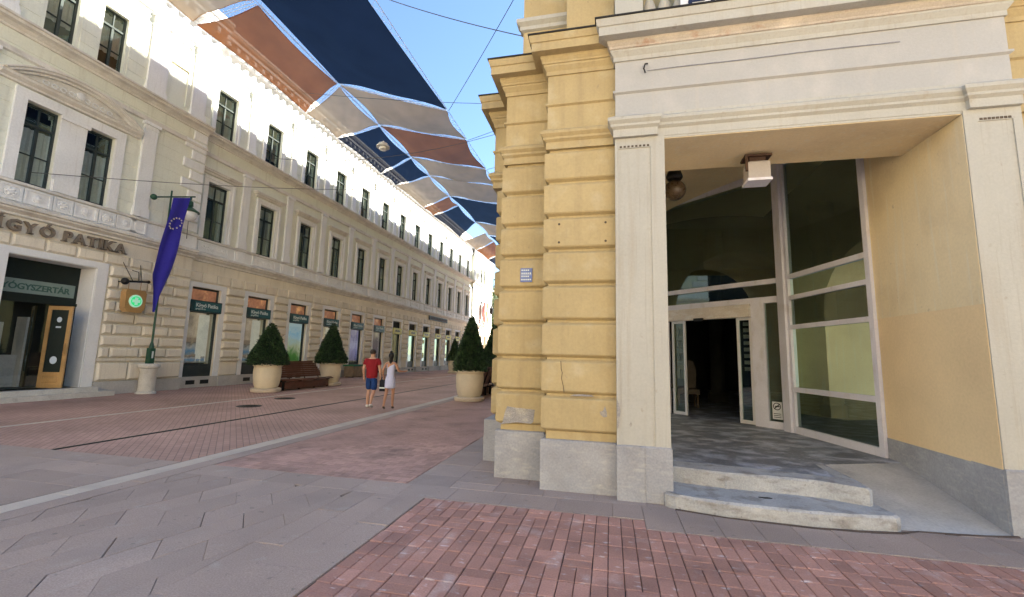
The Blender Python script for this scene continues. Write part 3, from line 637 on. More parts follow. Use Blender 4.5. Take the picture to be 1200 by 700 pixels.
# --- the thirteen bays
CUR = [('curtain_w', [(-.5, -.28, .05, 1.8), (.3, .5, .05, 2.4), (-.5, .5, 1.9, 2.45)]), ('curtain', [(-.5, .5, .05, 2.4)]), ('curtain_w', [(-.5, -.2, .05, 2.4), (.25, .5, .05, 2.4)]), ('curtain', [(-.5, .1, .05, 1.8), (-.5, .5, 1.9, 2.4)]), ('curtain_w', [(-.5, .5, 1.85, 2.45), (-.5, -.3, .05, 1.8)]), ('curtain', [(-.5, .5, .05, 1.8)]), ('curtain_w', [(-.5, -.2, .05, 1.7), (.1, .5, 1.2, 2.4)])]
PIERS = [(14.52, 14.54)] + [(c + .97, c + 1.96) for c in BAYS[:-1]] + [(BAYS[-1] + .97, S1 - .02)]
pl = MB(FL); vents = []
for k, c in enumerate(BAYS):
    # shop window
    def sur():
        m = MB(FO)
        m.box(-.96, -.72, 0, .06, 0, 3.8); m.box(.72, .96, 0, .06, 0, 3.8); m.box(-.96, .96, 0, .06, 3.8, 4.0); return m
    inst('shop_surround', 'shopsur', sur, M['white_p'], (XL, c, .45), PB)
    def sfr():
        m = MB(FO); t = .07
        m.box(-.72, -.72 + t, -.05, .05, 0, 3.8); m.box(.72 - t, .72, -.05, .05, 0, 3.8); m.box(-.65, .65, -.05, .05, 3.72, 3.8); m.box(-.65, .65, -.05, .06, 2.72, 2.80); m.box(-.65, .65, -.05, .07, 0, .52)
        m.box(-.55, .55, .07, .085, .1, .42); return m
    f = inst('shop_window', 'shopfr', sfr, M['dark_frame'], (XL - .16, c, .45), PB)
    inst('pane', 'shoppane', lambda: MB(FO).quad((-.65, 0, .52), (.65, 0, .52), (.65, 0, 2.72), (-.65, 0, 2.72)), M['glass'], (XL - .15, c, .45), f)
    inst('transom_panel', ('transom', k < 6), lambda: MB(FO).box(-.65, .65, -.03, 0, 2.80, 3.72), M['transom'] if k < 6 else M['dark_in'], (XL - .16, c, .45), f)
    if k in (2, 4, 5):
        inst('poster', ('post', k), lambda: MB(FO).box(-.62, .62, -.01, 0, 0, 2.3), M[{2: 'poster_green', 4: 'poster_violet', 5: 'poster_grey'}[k]], (XL - .19, c, 1.05), f)
    elif k in (0, 1, 3):
        inst('display_back', ('disp', k), lambda: MB(FO).box(-.62, .62, -.02, 0, 0, 2.3), M['shop_in'], (XL - .55, c, 1.0), f)
        inst('display_shelf', 'shelf', lambda: MB(FO).box(-.62, .62, -.5, 0, 0, .05), M['white_p'], (XL - .19, c, 1.02), f)
        inst('display_goods', ('goods', k), lambda: [MB(FO)] and (lambda m: [m.box(-.5 + q * .22, -.34 + q * .22, -.3, -.12, 0, .12 + .1 * ((q * 7 + k) % 3)) for q in range(5)] and m)(MB(FO)), M['display'], (XL - .19, c, 1.07), f)
        inst('show_card', ('card', k), lambda: MB(FO).box(-.45, .1, -.02, 0, 0, .75), M['display'], (XL - .36, c, 1.35), f)
        inst('curtain', ('shopcur', k), lambda: MB(FO).box(.1, .62, -.02, 0, 0, 2.1), M['shop_curtain'], (XL - .34, c, 1.02), f)
    elif k in (8, 10):
        inst('poster', 'yp1', lambda: MB(FO).box(-.6, .1, 0, .01, 0, .45), M['yellow_sign'], (XL - .142, c, 1.25), f)
        inst('poster', 'yp2', lambda: MB(FO).box(-.6, .1, 0, .01, 0, .35), M['yellow_sign'], (XL - .142, c, 2.6), f)
    # fascia sign hung across the window head: a thing of its own
    teal = k < 6
    if teal:
        lab = ['dark teal shop sign over the first window to the right of the blue flag', 'dark teal shop sign over the window behind the left topiary', 'dark teal shop sign over the window with the green landscape poster', 'dark teal shop sign above the second topiary by the bench end', 'dark teal shop sign over the violet poster', 'plainest dark teal shop sign, last before the yellow ones'][k]
    else:
        lab = 'yellow shop sign over a window, ' + ['nearest of the yellow row, above the woman', 'second of the yellow row', 'third of the yellow row, over a yellow poster', 'fourth of the yellow row', 'fifth of the yellow row', 'sixth of the yellow row, beside the small topiary', 'far end of the yellow row'][k - 6]
    r = empty('shop_sign', (XL + .05, c, 3.22), lab, 'shop sign', 'shop signs over the windows')
    part('sign_box', MB(FL).box(c - .74, c + .74, -.10, .12, 3.2, 3.68), M['teal'] if teal else M['yellow_sign'], r)
    if teal:
        part('sign_face', MB(FL).box(c - .58, c + .72, .12, .132, 3.25, 3.63), M['teal_lt'], r)
        t, w = text_mb('Kígyó Patika', .23, .008, FL, c - .54, .138, 3.40, .95, bold=.004); part('lettering', t, M['letter_w'], r)
        t, w = text_mb('gyógyszertár', .10, .008, FL, c - .54, .138, 3.29, .95); part('small_lettering', t, M['letter_w'], r)
    else:
        bars = MB(FL)
        for q in range(7): bars.box(c - .42 + q * .12, c - .34 + q * .12, .12, .128, 3.38, 3.48 + .04 * (q % 3))
        part('dark_mark', bars, M['dark_frame'], r)
    # plinth with vents
    pl.box(c - .96, c + .96, 0, .05, 0, .45)
    if k < 9:
        for o in (-.33, .33): inst('vent', 'vent', lambda: MB(FO).box(-.2, .2, 0, .012, 0, .17), M['iron'], (XL + .05, c + o, .14), PB)
    # upper storeys
    window(c, -.2, 6.38, 1.12, 2.54, 'dark_frame', .73, 2, CUR[k % 7])
    surround(c, 6.38, 8.92, 1.12, 2.54, 0)
    inst('hood_moulding', 'hood', lambda: MB(FO).msweep(-.78, .78, HOOD, 0), M['mould'], (XL, c, 9.25), PB)
    window(c, -.2, 11.15, 1.08, 2.19, 'grey_frame', .72, 2, [('curtain', [(-.5, .5, .05, 2.1)]), ('curtain', [(-.5, .5, .4, 2.1)]), ('curtain_w', [(-.5, -.1, .05, 2.1), (.1, .5, .05, 2.1)]), ('curtain', [(-.5, .5, .05, 1.5)])][k % 4])
    surround(c, 11.1, 13.34, 1.08, 2.24, 0, .22, .05)
    panel(c, 5.76, 1.5, .46, .055, 'scroll')
    inst('blind_panel', 'upline', lambda: MB(FO).box(-.98, .98, 0, .03, 0, .06), M['trim'], (XL, c, 13.85), PB)
for k, c in enumerate(BAYS[:-1]):
    p = c + 1.465
    pilaster(p, 6.37, 10.0, .42, 0); pilaster(p, 11.1, 14.3, .42, 0, .4, .42, True)
    inst('pilaster_pedestal', 'ped', lambda: MB(FO).box(-.32, .32, 0, .1, 0, .51).box(-.2, .2, .1, .125, .1, .4).box(-.1, .1, .125, .135, .22, .3), M['trim'], (XL + .0, p, 5.73), PB)
pilaster(52.0, 6.37, 10.0, .42, 0)
for k, (a, b) in enumerate(PIERS):
    if b - a < .3: pl.box(a, b, 0, .09, 0, .45); continue
    pl.box(a - .01, b + .01, 0, .12, 0, .45)
    inst('pier_string', ('pstr', round(b - a, 2)), lambda: MB(FO).box(0, b - a, 0, .16, 0, .09), M['ground_b'], (XL, a, 1.12), PB)
    block(a, b, .47, 1.1, 0, .06, .03)
    for q in range(8):
        z = 1.22 + q * .405
        block(a, b, z + .04, z + .372, 0, .14, .055)
    if k < 8:
        pass
part('plinth', pl, M['plinth_l'], PB)
for k in range(0, 52):
    s = S0 + .05 + k * .727; block(s + .015, min(s + .712, S1), 4.48, 4.91, 0, .075, .05)

# --- end pavilion (one near the camera, one at the far end)
def pavilion(sc, near):
    a, b = sc - 4.4, sc + 4.42; D = .3
    if not near: b = S2
    ops_g = [(sc - 1.2, sc + 1.05, .3, 4.25)] if near else [(sc - 2.2, sc - .8, .45, 4.25), (sc + .8, sc + 2.2, .45, 4.25)]
    part('ground_floor_wall', MB(FL).wall(a, b, 0, 5.35, ops_g, D, .7).quad((b, D, 0), (b, 0, 0), (b, 0, 5.35), (b, D, 5.35)).quad((a, D, 0), (a, 0, 0), (a, 0, 5.35), (a, D, 5.35)), M['ground_b'], PB)
    o1 = [(sc - 1.39, sc - .53, 6.37, 8.85), (sc + .18, sc + 1.03, 6.37, 8.85)]; o2 = [(sc - 1.3, sc - .5, 11.1, 13.36), (sc + .15, sc + .93, 11.1, 13.36)]
    nich = [(sc + 2.5, sc + 3.25, 11.4, 13.95), (sc - 3.5, sc - 2.75, 11.4, 13.95)]
    part('upper_wall', MB(FL).wall(a, b, 5.35, 15.2, o1 + o2, D, .3).quad((b, D, 5.35), (b, 0, 5.35), (b, 0, 15.2), (b, D, 15.2)).quad((a, D, 5.35), (a, 0, 5.35), (a, 0, 15.2), (a, D, 15.2)), M['upper_w'], PB)
    courses(a, b + .02, D)
    ashlar(a, b, D, 6.38, 10.7, o1 + [(sc - .6, sc + .2, 6.3, 8.9), (sc - 1.5, sc + 1.2, 9.15, 10.0)]); ashlar(a, b, D, 11.1, 14.2, o2 + nich)
    for n in nich:                                                   # blind windows: raised frames with a cross bar
        m = MB(FL); m.box(n[0] - .1, n[0], D, D + .05, n[2], n[3] + .1); m.box(n[1], n[1] + .1, D, D + .05, n[2], n[3] + .1); m.box(n[0], n[1], D, D + .05, n[3], n[3] + .1); m.box(n[0] - .05, n[1] + .05, D, D + .09, 12.9, 13.0)
        part('blind_window', m, M['upper_w'], PB)
    for (x0, x1, z0, z1) in o1: window((x0 + x1) / 2, D - .2, z0, round(x1 - x0, 2), round(z1 - z0, 2), 'dark_frame', .74, 2, ('curtain', [(-.38, .38, .1, 1.75)]))
    for (x0, x1, z0, z1) in o2: window((x0 + x1) / 2, D - .2, z0, round(x1 - x0, 2), round(z1 - z0, 2), 'grey_frame', .74, 2, ('curtain_w', [(-.38, .38, .7, 2.1)]))
    m = MB(FL)
    for x0, x1, wd in ((sc - 1.67, sc - 1.39, .28), (sc + 1.03, sc + 1.31, .28)): m.box(x0, x1, D, D + .09, 6.37, 9.15)
    m.box(sc - 1.39, sc + 1.03, D, D + .09, 8.85, 9.15); m.box(sc - .53, sc + .18, D, D + .05, 6.37, 8.85); m.box(sc - .5, sc + .15, D + .05, D + .12, 6.37, 6.75); m.box(sc - .57, sc + .22, D + .05, D + .13, 8.72, 8.83)
    part('double_window_surround', m, M['trim'], PB)
    # segmental pediment
    cz_, half, rise = 9.46, 1.86, .62; Rr = (half * half + rise * rise) / (2 * rise); zc = cz_ + rise - Rr; an = math.asin(half / Rr)
    m = MB(FL); n = 20; sec = [(.0, -.17), (.14, -.17), (.14, -.11), (.24, -.08), (.24, -.02), (.28, .0), (.28, .04), (0, .06)]
    v = []; sp = sc - .17
    for i in range(n + 1):
        t = -an + 2 * an * i / n
        for d, r in sec: v.append((sp + (Rr + r) * math.sin(t), D + d, zc + (Rr + r) * math.cos(t)))
    ns = len(sec)
    m.add(v, [(i * ns + j, i * ns + j + 1, (i + 1) * ns + j + 1, (i + 1) * ns + j) for i in range(n) for j in range(ns - 1)] + [tuple(range(ns)), tuple(n * ns + j for j in range(ns))])
    m.sweep(sp - half - .06, sp + half + .06, [(D, 9.2), (D + .1, 9.22), (D + .1, 9.28), (D + .22, 9.35), (D + .22, 9.42), (D + .26, 9.44), (D, 9.48)], D)
    m.prism([(sp + (Rr - .1) * math.sin(-an + 2 * an * i / n), zc + (Rr - .1) * math.cos(-an + 2 * an * i / n)) for i in range(n + 1)][::-1], D, D + .04, 1)
    part('pediment', m, M['mould'], PB)
    m = MB(FL)
    for q in range(-4, 5): m.tube([(sp + q * .22 + .08 * math.cos(w * .9), D + .06, 9.66 + .07 * math.sin(w * .9) - abs(q) * .012) for w in range(7)], .022, 5)
    m.lathe([(.12, .03), (.12, .1), (.001, .12)], (sp, D, 9.7), 12, 'd')
    part('pediment_relief', m, M['trim'], PB)
    for sp_ in (sc + 2.1, sc - 2.44): pilaster(sp_, 6.37, 10.0, .48, D)
    for sp_, w in ((sc + 2.05, .7), (sc + 3.78, .62), (sc - 2.3, .7), (sc - 4.0, .62)): pilaster(sp_, 11.1, 14.3, w, D, .4, .5, True)
    for q in range(10):                                              # quoins
        w = .95 if q % 2 == 0 else .62; z = 6.42 + q * .43
        for sg in (1, -1):
            e = b if sg > 0 else a; x0, x1 = sorted((e, e - sg * w)); m = MB(FO)
            inst('quoin', ('quo', w), lambda: MB(FO).rblock(0, w, 0, .38, 0, .07, .03), M['trim'], (XL + D, x0, z), PB)
    for q in range(-3, 4):
        if near or abs(q) < 3: panel(sc - .17 + q * .62, 5.76, .5 if q % 2 == 0 else .66, .46, D + .055, 'rosette' if q % 2 == 0 else 'scroll')
    panel(sc + 2.1, 5.76, .55, .46, D + .055, 'plain')
    m = MB(FL)
    for x0, x1 in ((sc + 1.4, b), (a, sc - 1.55)) if near else ((a, sc - 2.5), (sc - .5, sc + .5), (sc + 2.5, b)):
        part('plinth', MB(FL).box(x0, x1, D, D + .09, 0, .45), M['plinth_l'], PB)
        st_ = MB(FL).box(x0, x1, D, D + .12, 1.14, 1.23); part('pier_string', st_, M['ground_b'], PB)
        L = x1 - x0 - .06
        for q in range(-1, 8):
            z = 1.25 + q * .4 if q >= 0 else .47
            h = .36 if q >= 0 else .63
            n = max(1, round(L / 1.0)); cuts = [0] + [L * (i + (.0 if q % 2 else .32)) / n for i in range(1 if q % 2 else 0, n)] + [L]
            cuts = sorted(set(round(c, 2) for c in cuts))
            for u, w in zip(cuts, cuts[1:]):
                if w - u > .12: block(x0 + .03 + u, x0 + .03 + w - .035, z + .014, z + h - .012, D, .13, .055)
    n = 11
    for q in range(n): w = (b - a) / n; block(a + q * w + .02, a + q * w + w - .02, 4.48, 4.84, D, .075, .05)
    return
pavilion(10.0, True)
pavilion(56.65, False)
if REST.v: tag(part('further_blocks', REST, M['ground_b'], PB), kind='stuff')
# near pavilion: pharmacy doorway
m = MB(FL); m.box(8.52, 8.8, .3, .36, .3, 4.45); m.box(11.05, 11.37, .3, .36, .3, 4.45); m.box(8.8, 11.05, .3, .36, 4.25, 4.45)
m.box(8.8, 8.815, -.38, .3, .3, 4.25); m.box(11.035, 11.05, -.38, .3, .3, 4.25); m.box(8.815, 11.035, -.38, .3, 4.235, 4.25)
part('doorway_surround', m, M['white_p'], PB)
m = MB(FL); m.box(8.8, 11.05, -.42, -.36, 2.95, 4.24); m.box(10.98, 11.04, -.42, -.34, .3, 2.95); m.box(8.8, 8.86, -.42, -.34, .3, 2.95); m.box(8.8, 11.04, -.36, -.30, 2.93, 3.02)
part('door_head_board', m, M['dark_green'], PB)
part('sign_strip', MB(FL).box(8.86, 10.94, -.36, -.345, 3.2, 3.62), M['strip'], PB)
t, w = text_mb('GYÓGYSZERTÁR', .26, .008, FL, 8.93, -.34, 3.31, .93, bold=.006); part('sign_strip_lettering', t, M['letter_t'], PB)
part('shop_fitting', MB(FL).box(9.0, 10.2, -1.3, -1.0, .32, 1.3).box(9.5, 9.62, -1.0, -.9, .32, 2.3).box(10.1, 10.16, -1.25, -.8, .32, 2.5), M['curtain'], PB)
part('door_glass', MB(FL).quad((8.86, -.39, .32), (10.35, -.39, .32), (10.35, -.39, 2.93), (8.86, -.39, 2.93)), M['glass'], PB)
part('threshold', MB(FL).box(8.4, 11.4, -.7, .62, .15, .3).box(8.2, 11.75, -.7, .86, 0, .15), M['pedestal'], PB)
# open gilded door leaf, hinged at the right jamb and swung outwards
th = R(24); hx, hy = XL - .12, 10.22
FD = lambda s, d, z: (hx + s * math.cos(th) + d * math.sin(th), hy + s * math.sin(th) - d * math.cos(th), .32 + z)
m = MB(FD); m.box(0, .1, 0, .05, 0, 2.55); m.box(.56, .66, 0, .05, 0, 2.55); m.box(.1, .56, 0, .05, 2.43, 2.55); m.box(.1, .56, 0, .05, 0, .12); m.box(.1, .56, 0, .05, .38, .48)
m.box(.1, .56, .012, .035, .12, .38); m.rblock(.14, .52, .16, .34, .035, .055, .02)
dr = part('door', m, M['gold'], PB)
part('door_pane', MB(FD).box(.1, .56, .02, .03, .48, 2.43), M['dark_green'], dr)
m = MB(FD)
for h, r in ((.85, .12), (2.12, .085)): m.prism([(.33 + r * .8 * math.cos(q * .42), h + r * math.sin(q * .42)) for q in range(15)], .031, .035, 1)
m.box(.26, .4, .031, .035, 1.86, 1.91)
part('sticker', m, M['sticker'], dr)
part('handle', MB(FD).tube([(.61, .05, 1.0), (.61, .11, 1.05), (.61, .11, 1.35), (.61, .05, 1.4)], .015, 6), M['gold'], dr)

# raised stone letters over the doorway
sg = empty('lettering_sign', (XL + .4, 9.9, 4.9), 'row of raised stone capital letters above the pharmacy doorway', 'sign')
for word, xa, xb in (('KÍGYÓ', 8.0, 9.72), ('PATIKA', 9.93, 11.76)):
    made = []
    for ch in word:
        t, w = text_mb(ch, .46, .09, FL, 0, .3 + .13, 4.9, bold=.012); made.append((ch, t, w))
    gap = (xb - xa - sum(w for _, _, w in made)) / (len(word) - 1); x = xa
    for ch, t, w in made:
        ft = {'Í': [.5], 'I': [.5], 'K': [.14, .9], 'T': [.5], 'P': [.16], 'A': [.08, .92], 'Y': [.5]}.get(ch, [])
        for q in ft: t.box(w * q - .07, w * q + .07, .385, .475, 4.885, 4.915)
        if ch in 'ÍIK':
            for q in ft: t.box(w * q - .07, w * q + .07, .385, .475, 5.215, 5.24)
        t.v = [(p[0], p[1] + x, p[2]) for p in t.v]
        part('letter', t, M['letter_g'], sg); x += w + gap
sg = empty('dark_sign', (XL + .2, 41.8, 5.0), 'long dark lettered sign on the fascia far down the left building', 'sign')
part('sign_board', MB(FL).box(39.4, 44.2, .05, .14, 4.95, 5.35), M['iron'], sg)
m = MB(FL)
for q in range(16): m.box(39.7 + q * .27, 39.86 + q * .27, .14, .16, 5.03, 5.27 - .06 * (q % 3 == 1))
part('lettering', m, M['rust'], sg)

# ------------------------------------------------------------------ yellow corner building on the right
YB = empty('yellow_building', (4, 20, 0), 'yellow corner building with rusticated pilasters and a cream entrance portal on the right', 'building')
Y0 = 5.55
FR = lambda s, d, z: (s, Y0 - d, z)
ZJ = [.70, 1.17, 1.633, 2.115, 2.605, 3.07, 3.535, 4.02, 4.48]
def ypil(x0, x1, yf, depth, plinth_z, bx=.03):
    """rusticated pilaster: core, blocks, concrete plinth, capital, frieze, cornice"""
    d = Y0 - yf
    part('pilaster_core', MB(FR).box(x0 + .06, x1 - .001, d - depth, d - .06, 0, 4.5), M['yellow'], YB)
    for z0, z1 in zip(ZJ, ZJ[1:]):
        m = MB(FR); bv = .03; zz0, zz1 = z0 + .012, z1 - .012
        # block wrapping the front and the free left side
        xs = [(x0, x1)]
        v = []; 
        def ring(inset, z): return [(x0 + .06 + inset, d - depth + .02, z), (x0 + .06 + inset, d - .06 - inset, z), (x1 - .004, d - .06 - inset, z), (x1 - .004, d - depth + .02, z)]
        rings = [ring(0, zz0), ring(-.05, zz0 + .03), ring(-.06, zz0 + .045), ring(-.06, zz1 - .045), ring(-.05, zz1 - .03), ring(0, zz1)]
        for r_ in rings: v += r_
        f = [(4 * i + k, 4 * i + k + 1, 4 * i + 5 + k, 4 * i + 4 + k) for i in range(5) for k in range(3)] + [(0, 1, 2, 3), (20, 21, 22, 23)] + [(4 * i + 3, 4 * i, 4 * i + 4, 4 * i + 7) for i in range(5)]
        m.add(v, f); part('rusticated_block', m, M['yellow'], YB)
    return d
def yplinth(x0, x1, yf, depth, h=.62): part('plinth_block', MB(FR).prism([(x0, Y0 - yf - depth), (x1, Y0 - yf - depth), (x1, Y0 - yf), (x0, Y0 - yf)], 0, h, bev=.012), M['concrete'], YB)
PILS = [(-.87, .078, 5.68, .9), (-1.56, -.872, 6.05, 1.1), (-1.87, -1.562, 6.92, 1.4)]
for x0, x1, yf, dp in PILS: ypil(x0, x1, yf, dp, .62)
yplinth(-.87, .069, 5.675, .9, .615); yplinth(-1.56, -.873, 6.04, 1.1, .63); yplinth(-1.97, -1.563, 6.9, 1.4, .64)
ypil(4.46, 5.5, 5.68, .6, .62); yplinth(4.44, 5.5, 5.66, .6)
CAPM = [(0, 4.5), (.015, 4.5), (.015, 4.6), (.05, 4.63), (.05, 4.66), (.085, 4.7), (.085, 4.74), (.03, 4.78), (0, 4.8)]
FRZ = [(0, 4.8), (0, 5.13), (.03, 5.15), (.03, 5.175), (0, 5.19), (0, 5.6)]
BED0 = [(0, 5.6), (.02, 5.6), (.02, 5.66), (.06, 5.72), (.06, 5.745)]
BED = [(.06, 5.745), (.075, 5.75), (.075, 5.78), (.10, 5.82), (.10, 5.86)]
CRN = [(.10, 5.86), (.21, 5.863), (.21, 5.985), (.225, 5.99), (.245, 6.06), (.245, 6.085)]
LEAD = [(.26, 6.086), (.262, 6.105), (.0, 6.14)]
def entab(x0, x1, yf, yb, mats, left=True, right=True):
    d = Y0 - yf; bk = Y0 - yb
    a, b = x0, x1
    for nm, pr, mt in (('capital_moulding', CAPM, mats[0]), ('frieze', FRZ, mats[1]), ('bed_moulding', BED0, mats[0]), ('bed_moulding', BED, mats[2]), ('cornice', CRN, mats[3]), ('lead_flashing', LEAD, 'iron')):
        m = MB(FR); d0 = min(q for q, z in pr); base = 0 if nm in ('capital_moulding', 'frieze', 'bed_moulding') else 0
        n = len(pr); p = []
        for q, z in pr:
            el = q if left else 0; er = q if right else 0
            p += [(a - el, bk, z), (a - el, d + q, z), (b + er, d + q, z), (b + er, bk, z)]
        f = [(4 * i + k, 4 * i + k + 1, 4 * i + 5 + k, 4 * i + 4 + k) for i in range(n - 1) for k in range(3)] + [(0, 1, 2, 3), tuple(4 * (n - 1) + k for k in (3, 2, 1, 0))]
        m.add(p, f); part(nm, m, M[mt], YB)
Y4 = ('yellow', 'yellow', 'yellow', 'yellow')
entab(-.84, .16, 5.70, 6.8, Y4, True, False)
entab(-1.53, -.8, 6.08, 7.4, Y4, True, False)
entab(-1.94, -1.45, 6.95, 8.4, Y4, True, False)
entab(4.40, 5.5, 5.70, 6.5, Y4, False, False)
# portal
C4 = ('cream', 'cream_frieze', 'salmon', 'cream')
entab(.085, 4.375, 5.57, 6.0, C4)
for x0, x1 in ((.075, .60), (3.93, 4.385)):
    entab_caps = MB(FR); p = []
    for q, z in CAPM[1:]: p += [(x0 - q - .005, -.2, z + .001), (x0 - q - .005, .035 + q, z + .001), (x1 + q * .6, .035 + q, z + .001), (x1 + q * .6, -.2, z + .001)]
    n = len(CAPM) - 1
    entab_caps.add(p, [(4 * i + k, 4 * i + k + 1, 4 * i + 5 + k, 4 * i + 4 + k) for i in range(n - 1) for k in range(3)] + [(0, 1, 2, 3), tuple(4 * (n - 1) + k for k in (3, 2, 1, 0))])
    part('portal_capital', entab_caps, M['cream'], YB)
def pier(x0, x1, pl0, pl1):
    m = MB(FR)
    m.box(x0, x1, -.42, -.012, .62, 4.5)                            # core, then raised margins round a sunk panel
    m.box(x0, pl0, -.012, .0, .62, 4.5); m.box(pl1, x1, -.012, .0, .62, 4.5); m.box(pl0, pl1, -.012, .0, 4.36, 4.5)
    o = part('portal_pier', m, M['cream'], YB)
    h = MB(FR)
    for q in range(8): x = pl0 + .03 + (pl1 - pl0 - .06) * q / 7; h.box(x - .014, x + .014, -.002, .004, 4.37, 4.395)
    part('drip_holes', h, M['drip'], o)
    return o
pier(.075, .69, .12, .52); pier(3.872, 4.40, 4.0, 4.32)
m = MB(FR); m.prism([(.07, -.42), (.70, -.42), (.70, .02), (.07, .02)], 0, .63, bev=.012); part('pier_base', m, M['concrete'], YB)
part('pier_base_repair', MB(FR).box(.40, .70, .02, .028, .01, .615), M['concrete'], YB)
m = MB(FR); m.prism([(3.865, -.42), (4.42, -.42), (4.42, .02), (3.865, .02)], 0, .64, bev=.012); part('pier_base', m, M['concrete'], YB)
# lintel and soffits
part('lintel', MB(FR).box(.692, 3.871, -.42, -.012, 4.47, 4.83), M['cream'], YB)
part('lintel_soffit', MB(FR).box(.692, 3.865, -.42, -.02, 4.462, 4.4695), M['yellow_pale'], YB)
part('soffit', MB(FR).box(.69, 3.87, -1.05, -.421, 4.462, 5.9), M['yellow_pale'], YB)
# frieze remains of an old sign: cable line, hook, small fixings
m = MB(FR); m.tube([(.50, -.008, 5.43), (.9, -.008, 5.435), (1.6, -.008, 5.43), (2.4, -.008, 5.44), (3.35, -.008, 5.43)], .0055, 6)
part('old_sign_cable', m, M['concrete'], YB)
part('cable_hook', MB(FR).tube([(.50, .0, 5.52), (.47, .03, 5.50), (.45, .03, 5.44), (.47, .02, 5.38)], .011, 6), M['iron'], YB)
# vestibule
part('vestibule_wall', MB().box(3.866, 3.9, 5.566, 7.46, .62, 2.32), M['yellow_deep'], YB)
part('vestibule_wall', MB().box(3.8665, 3.9, 5.566, 6.0, 2.321, 4.46).box(3.8665, 4.2, 6.0, 7.6, 2.321, 5.9), M['yellow_pale'], YB)
part('vestibule_plinth', MB().box(3.860, 4.2, 5.566, 7.46, 0, .62), M['concrete'], YB)
# floor, ramp and two worn steps
def rough(poly, step=.09, j=.0055):                                  # worn outline: extra points pushed in and out a little
    rn = random.Random(5); out = []
    for i, p in enumerate(poly):
        q = poly[(i + 1) % len(poly)]; n = max(1, int(math.hypot(q[0] - p[0], q[1] - p[1]) / step))
        for k in range(n): t = k / n; out.append((p[0] + (q[0] - p[0]) * t + rn.uniform(-j, j), p[1] + (q[1] - p[1]) * t + rn.uniform(-j, j)))
    return out
fl = [(.55, 5.98), (.8, 5.95), (1.33, 5.84), (1.78, 5.83), (2.28, 5.78), (2.74, 5.62), (2.74, 6.72), (3.86, 7.15), (3.9, 7.5), (3.5, 9.7), (1.2, 12.2), (.5, 12.6)]
part('vestibule_floor', MB().prism([(.55, 6.12), (1.33, 6.0), (1.8, 5.99), (2.3, 5.94), (2.735, 5.8), (2.735, 6.72), (3.86, 7.2), (3.9, 7.6), (3.5, 9.8), (1.2, 12.3), (.5, 12.7)], .1, .334), M['vest_floor'], YB)
part('step', MB().prism(rough([(.55, 5.98), (.8, 5.95), (1.33, 5.84), (1.78, 5.83), (2.28, 5.78), (2.69, 5.60), (2.74, 5.64), (2.74, 6.72), (2.64, 6.7), (2.6, 6.0), (1.8, 6.2), (.55, 6.3)]), .0, .336, bev=.02), M['step'], YB)
part('step', MB().prism(rough([(.60, 5.47), (.70, 5.40), (1.19, 5.29), (1.6, 5.25), (2.0, 5.235), (2.36, 5.25), (2.78, 5.33), (2.84, 5.38), (2.82, 5.72), (2.6, 6.1), (.55, 6.2)]), 0, .155, bev=.022), M['step'], YB)
r_ = MB(); r_.add([(2.745, 5.42, .004), (3.3, 5.44, .004), (3.865, 5.53, .004), (3.865, 7.22, .332), (2.745, 6.72, .332), (2.745, 5.42, -.05), (3.3, 5.44, -.05), (3.865, 5.53, -.05)], [(0, 1, 2, 3, 4), (0, 5, 6, 1), (1, 6, 7, 2)])
part('ramp', r_, M['ramp'], YB)
part('joint_crack', MB().tube([(.7, 5.385, .002), (1.2, 5.27, .002), (1.6, 5.235, .002), (2.0, 5.215, .002), (2.4, 5.235, .002), (2.8, 5.31, .002), (3.0, 5.41, .003), (3.3, 5.425, .002), (3.6, 5.47, .003), (3.9, 5.52, .002)], [.012, .009, .014, .012, .016, .014, .01, .014, .01, .018], 6), M['mortar'], YB)
# vaulted ceiling, left wall with a wide arched opening to the street
m = MB(); n = 14; v = []
for i in range(n + 1):
    x = .5 + 3.7 * i / n; z = 5.74 - .075 * (x - 3.2) ** 2
    v += [(x, 6.6, z), (x, 13.0, z)]
m.add(v, [(2 * i, 2 * i + 1, 2 * i + 3, 2 * i + 2) for i in range(n)]); part('vaulted_ceiling', m, M['yellow_pale'], YB, smooth=True)
def archwall(x, y0, y1, z0, z1, ya, yb, zs):
    """wall in the plane x with an arched hole, as polygons"""
    r = (yb - ya) / 2; cy = (ya + yb) / 2; N_ = 16
    arc = [(cy - r * math.cos(math.pi * i / N_), zs + r * math.sin(math.pi * i / N_)) for i in range(N_ + 1)]
    m = MB(); m.quad((x, y0, z0), (x, ya, z0), (x, ya, z1), (x, y0, z1)); m.quad((x, yb, z0), (x, y1, z0), (x, y1, z1), (x, yb, z1))
    for p, q in zip(arc, arc[1:]): m.quad((x, p[0], p[1]), (x, q[0], q[1]), (x, q[0], z1), (x, p[0], z1))
    return m, arc
m, arc = archwall(.66, 5.97, 12.5, 0, 6.0, 7.9, 11.3, 2.9)
m2, _ = archwall(-1.86, 8.3, 16.0, 0, 6.0, 8.35, 11.3, 2.9)
m2 = MB(); m2.wall(8.3, 16, 0, 5.6, [(8.35, 11.3, 0, 4.4)], 0, .01); m2.v = [(-1.86, s, z) for s, d, z in m2.v]
part('loggia_wall', m, M['yellow_pale'], YB); part('side_wall', m2, M['yellow'], YB)
m = MB(); pa = [(7.9, 0)] + arc + [(11.3, 0)]
for p, q in zip(pa, pa[1:]): m.quad((.66, p[0], p[1]), (-1.86, 8.35 + (p[0] - 7.9) * .8676, p[1]), (-1.86, 8.35 + (q[0] - 7.9) * .8676, q[1]), (.66, q[0], q[1]))
part('arch_passage', m, M['yellow_pale'], YB)
part('passage_floor', MB().box(-1.85, .6, 7.9, 11.3, .0, .3), M['ramp'], YB)

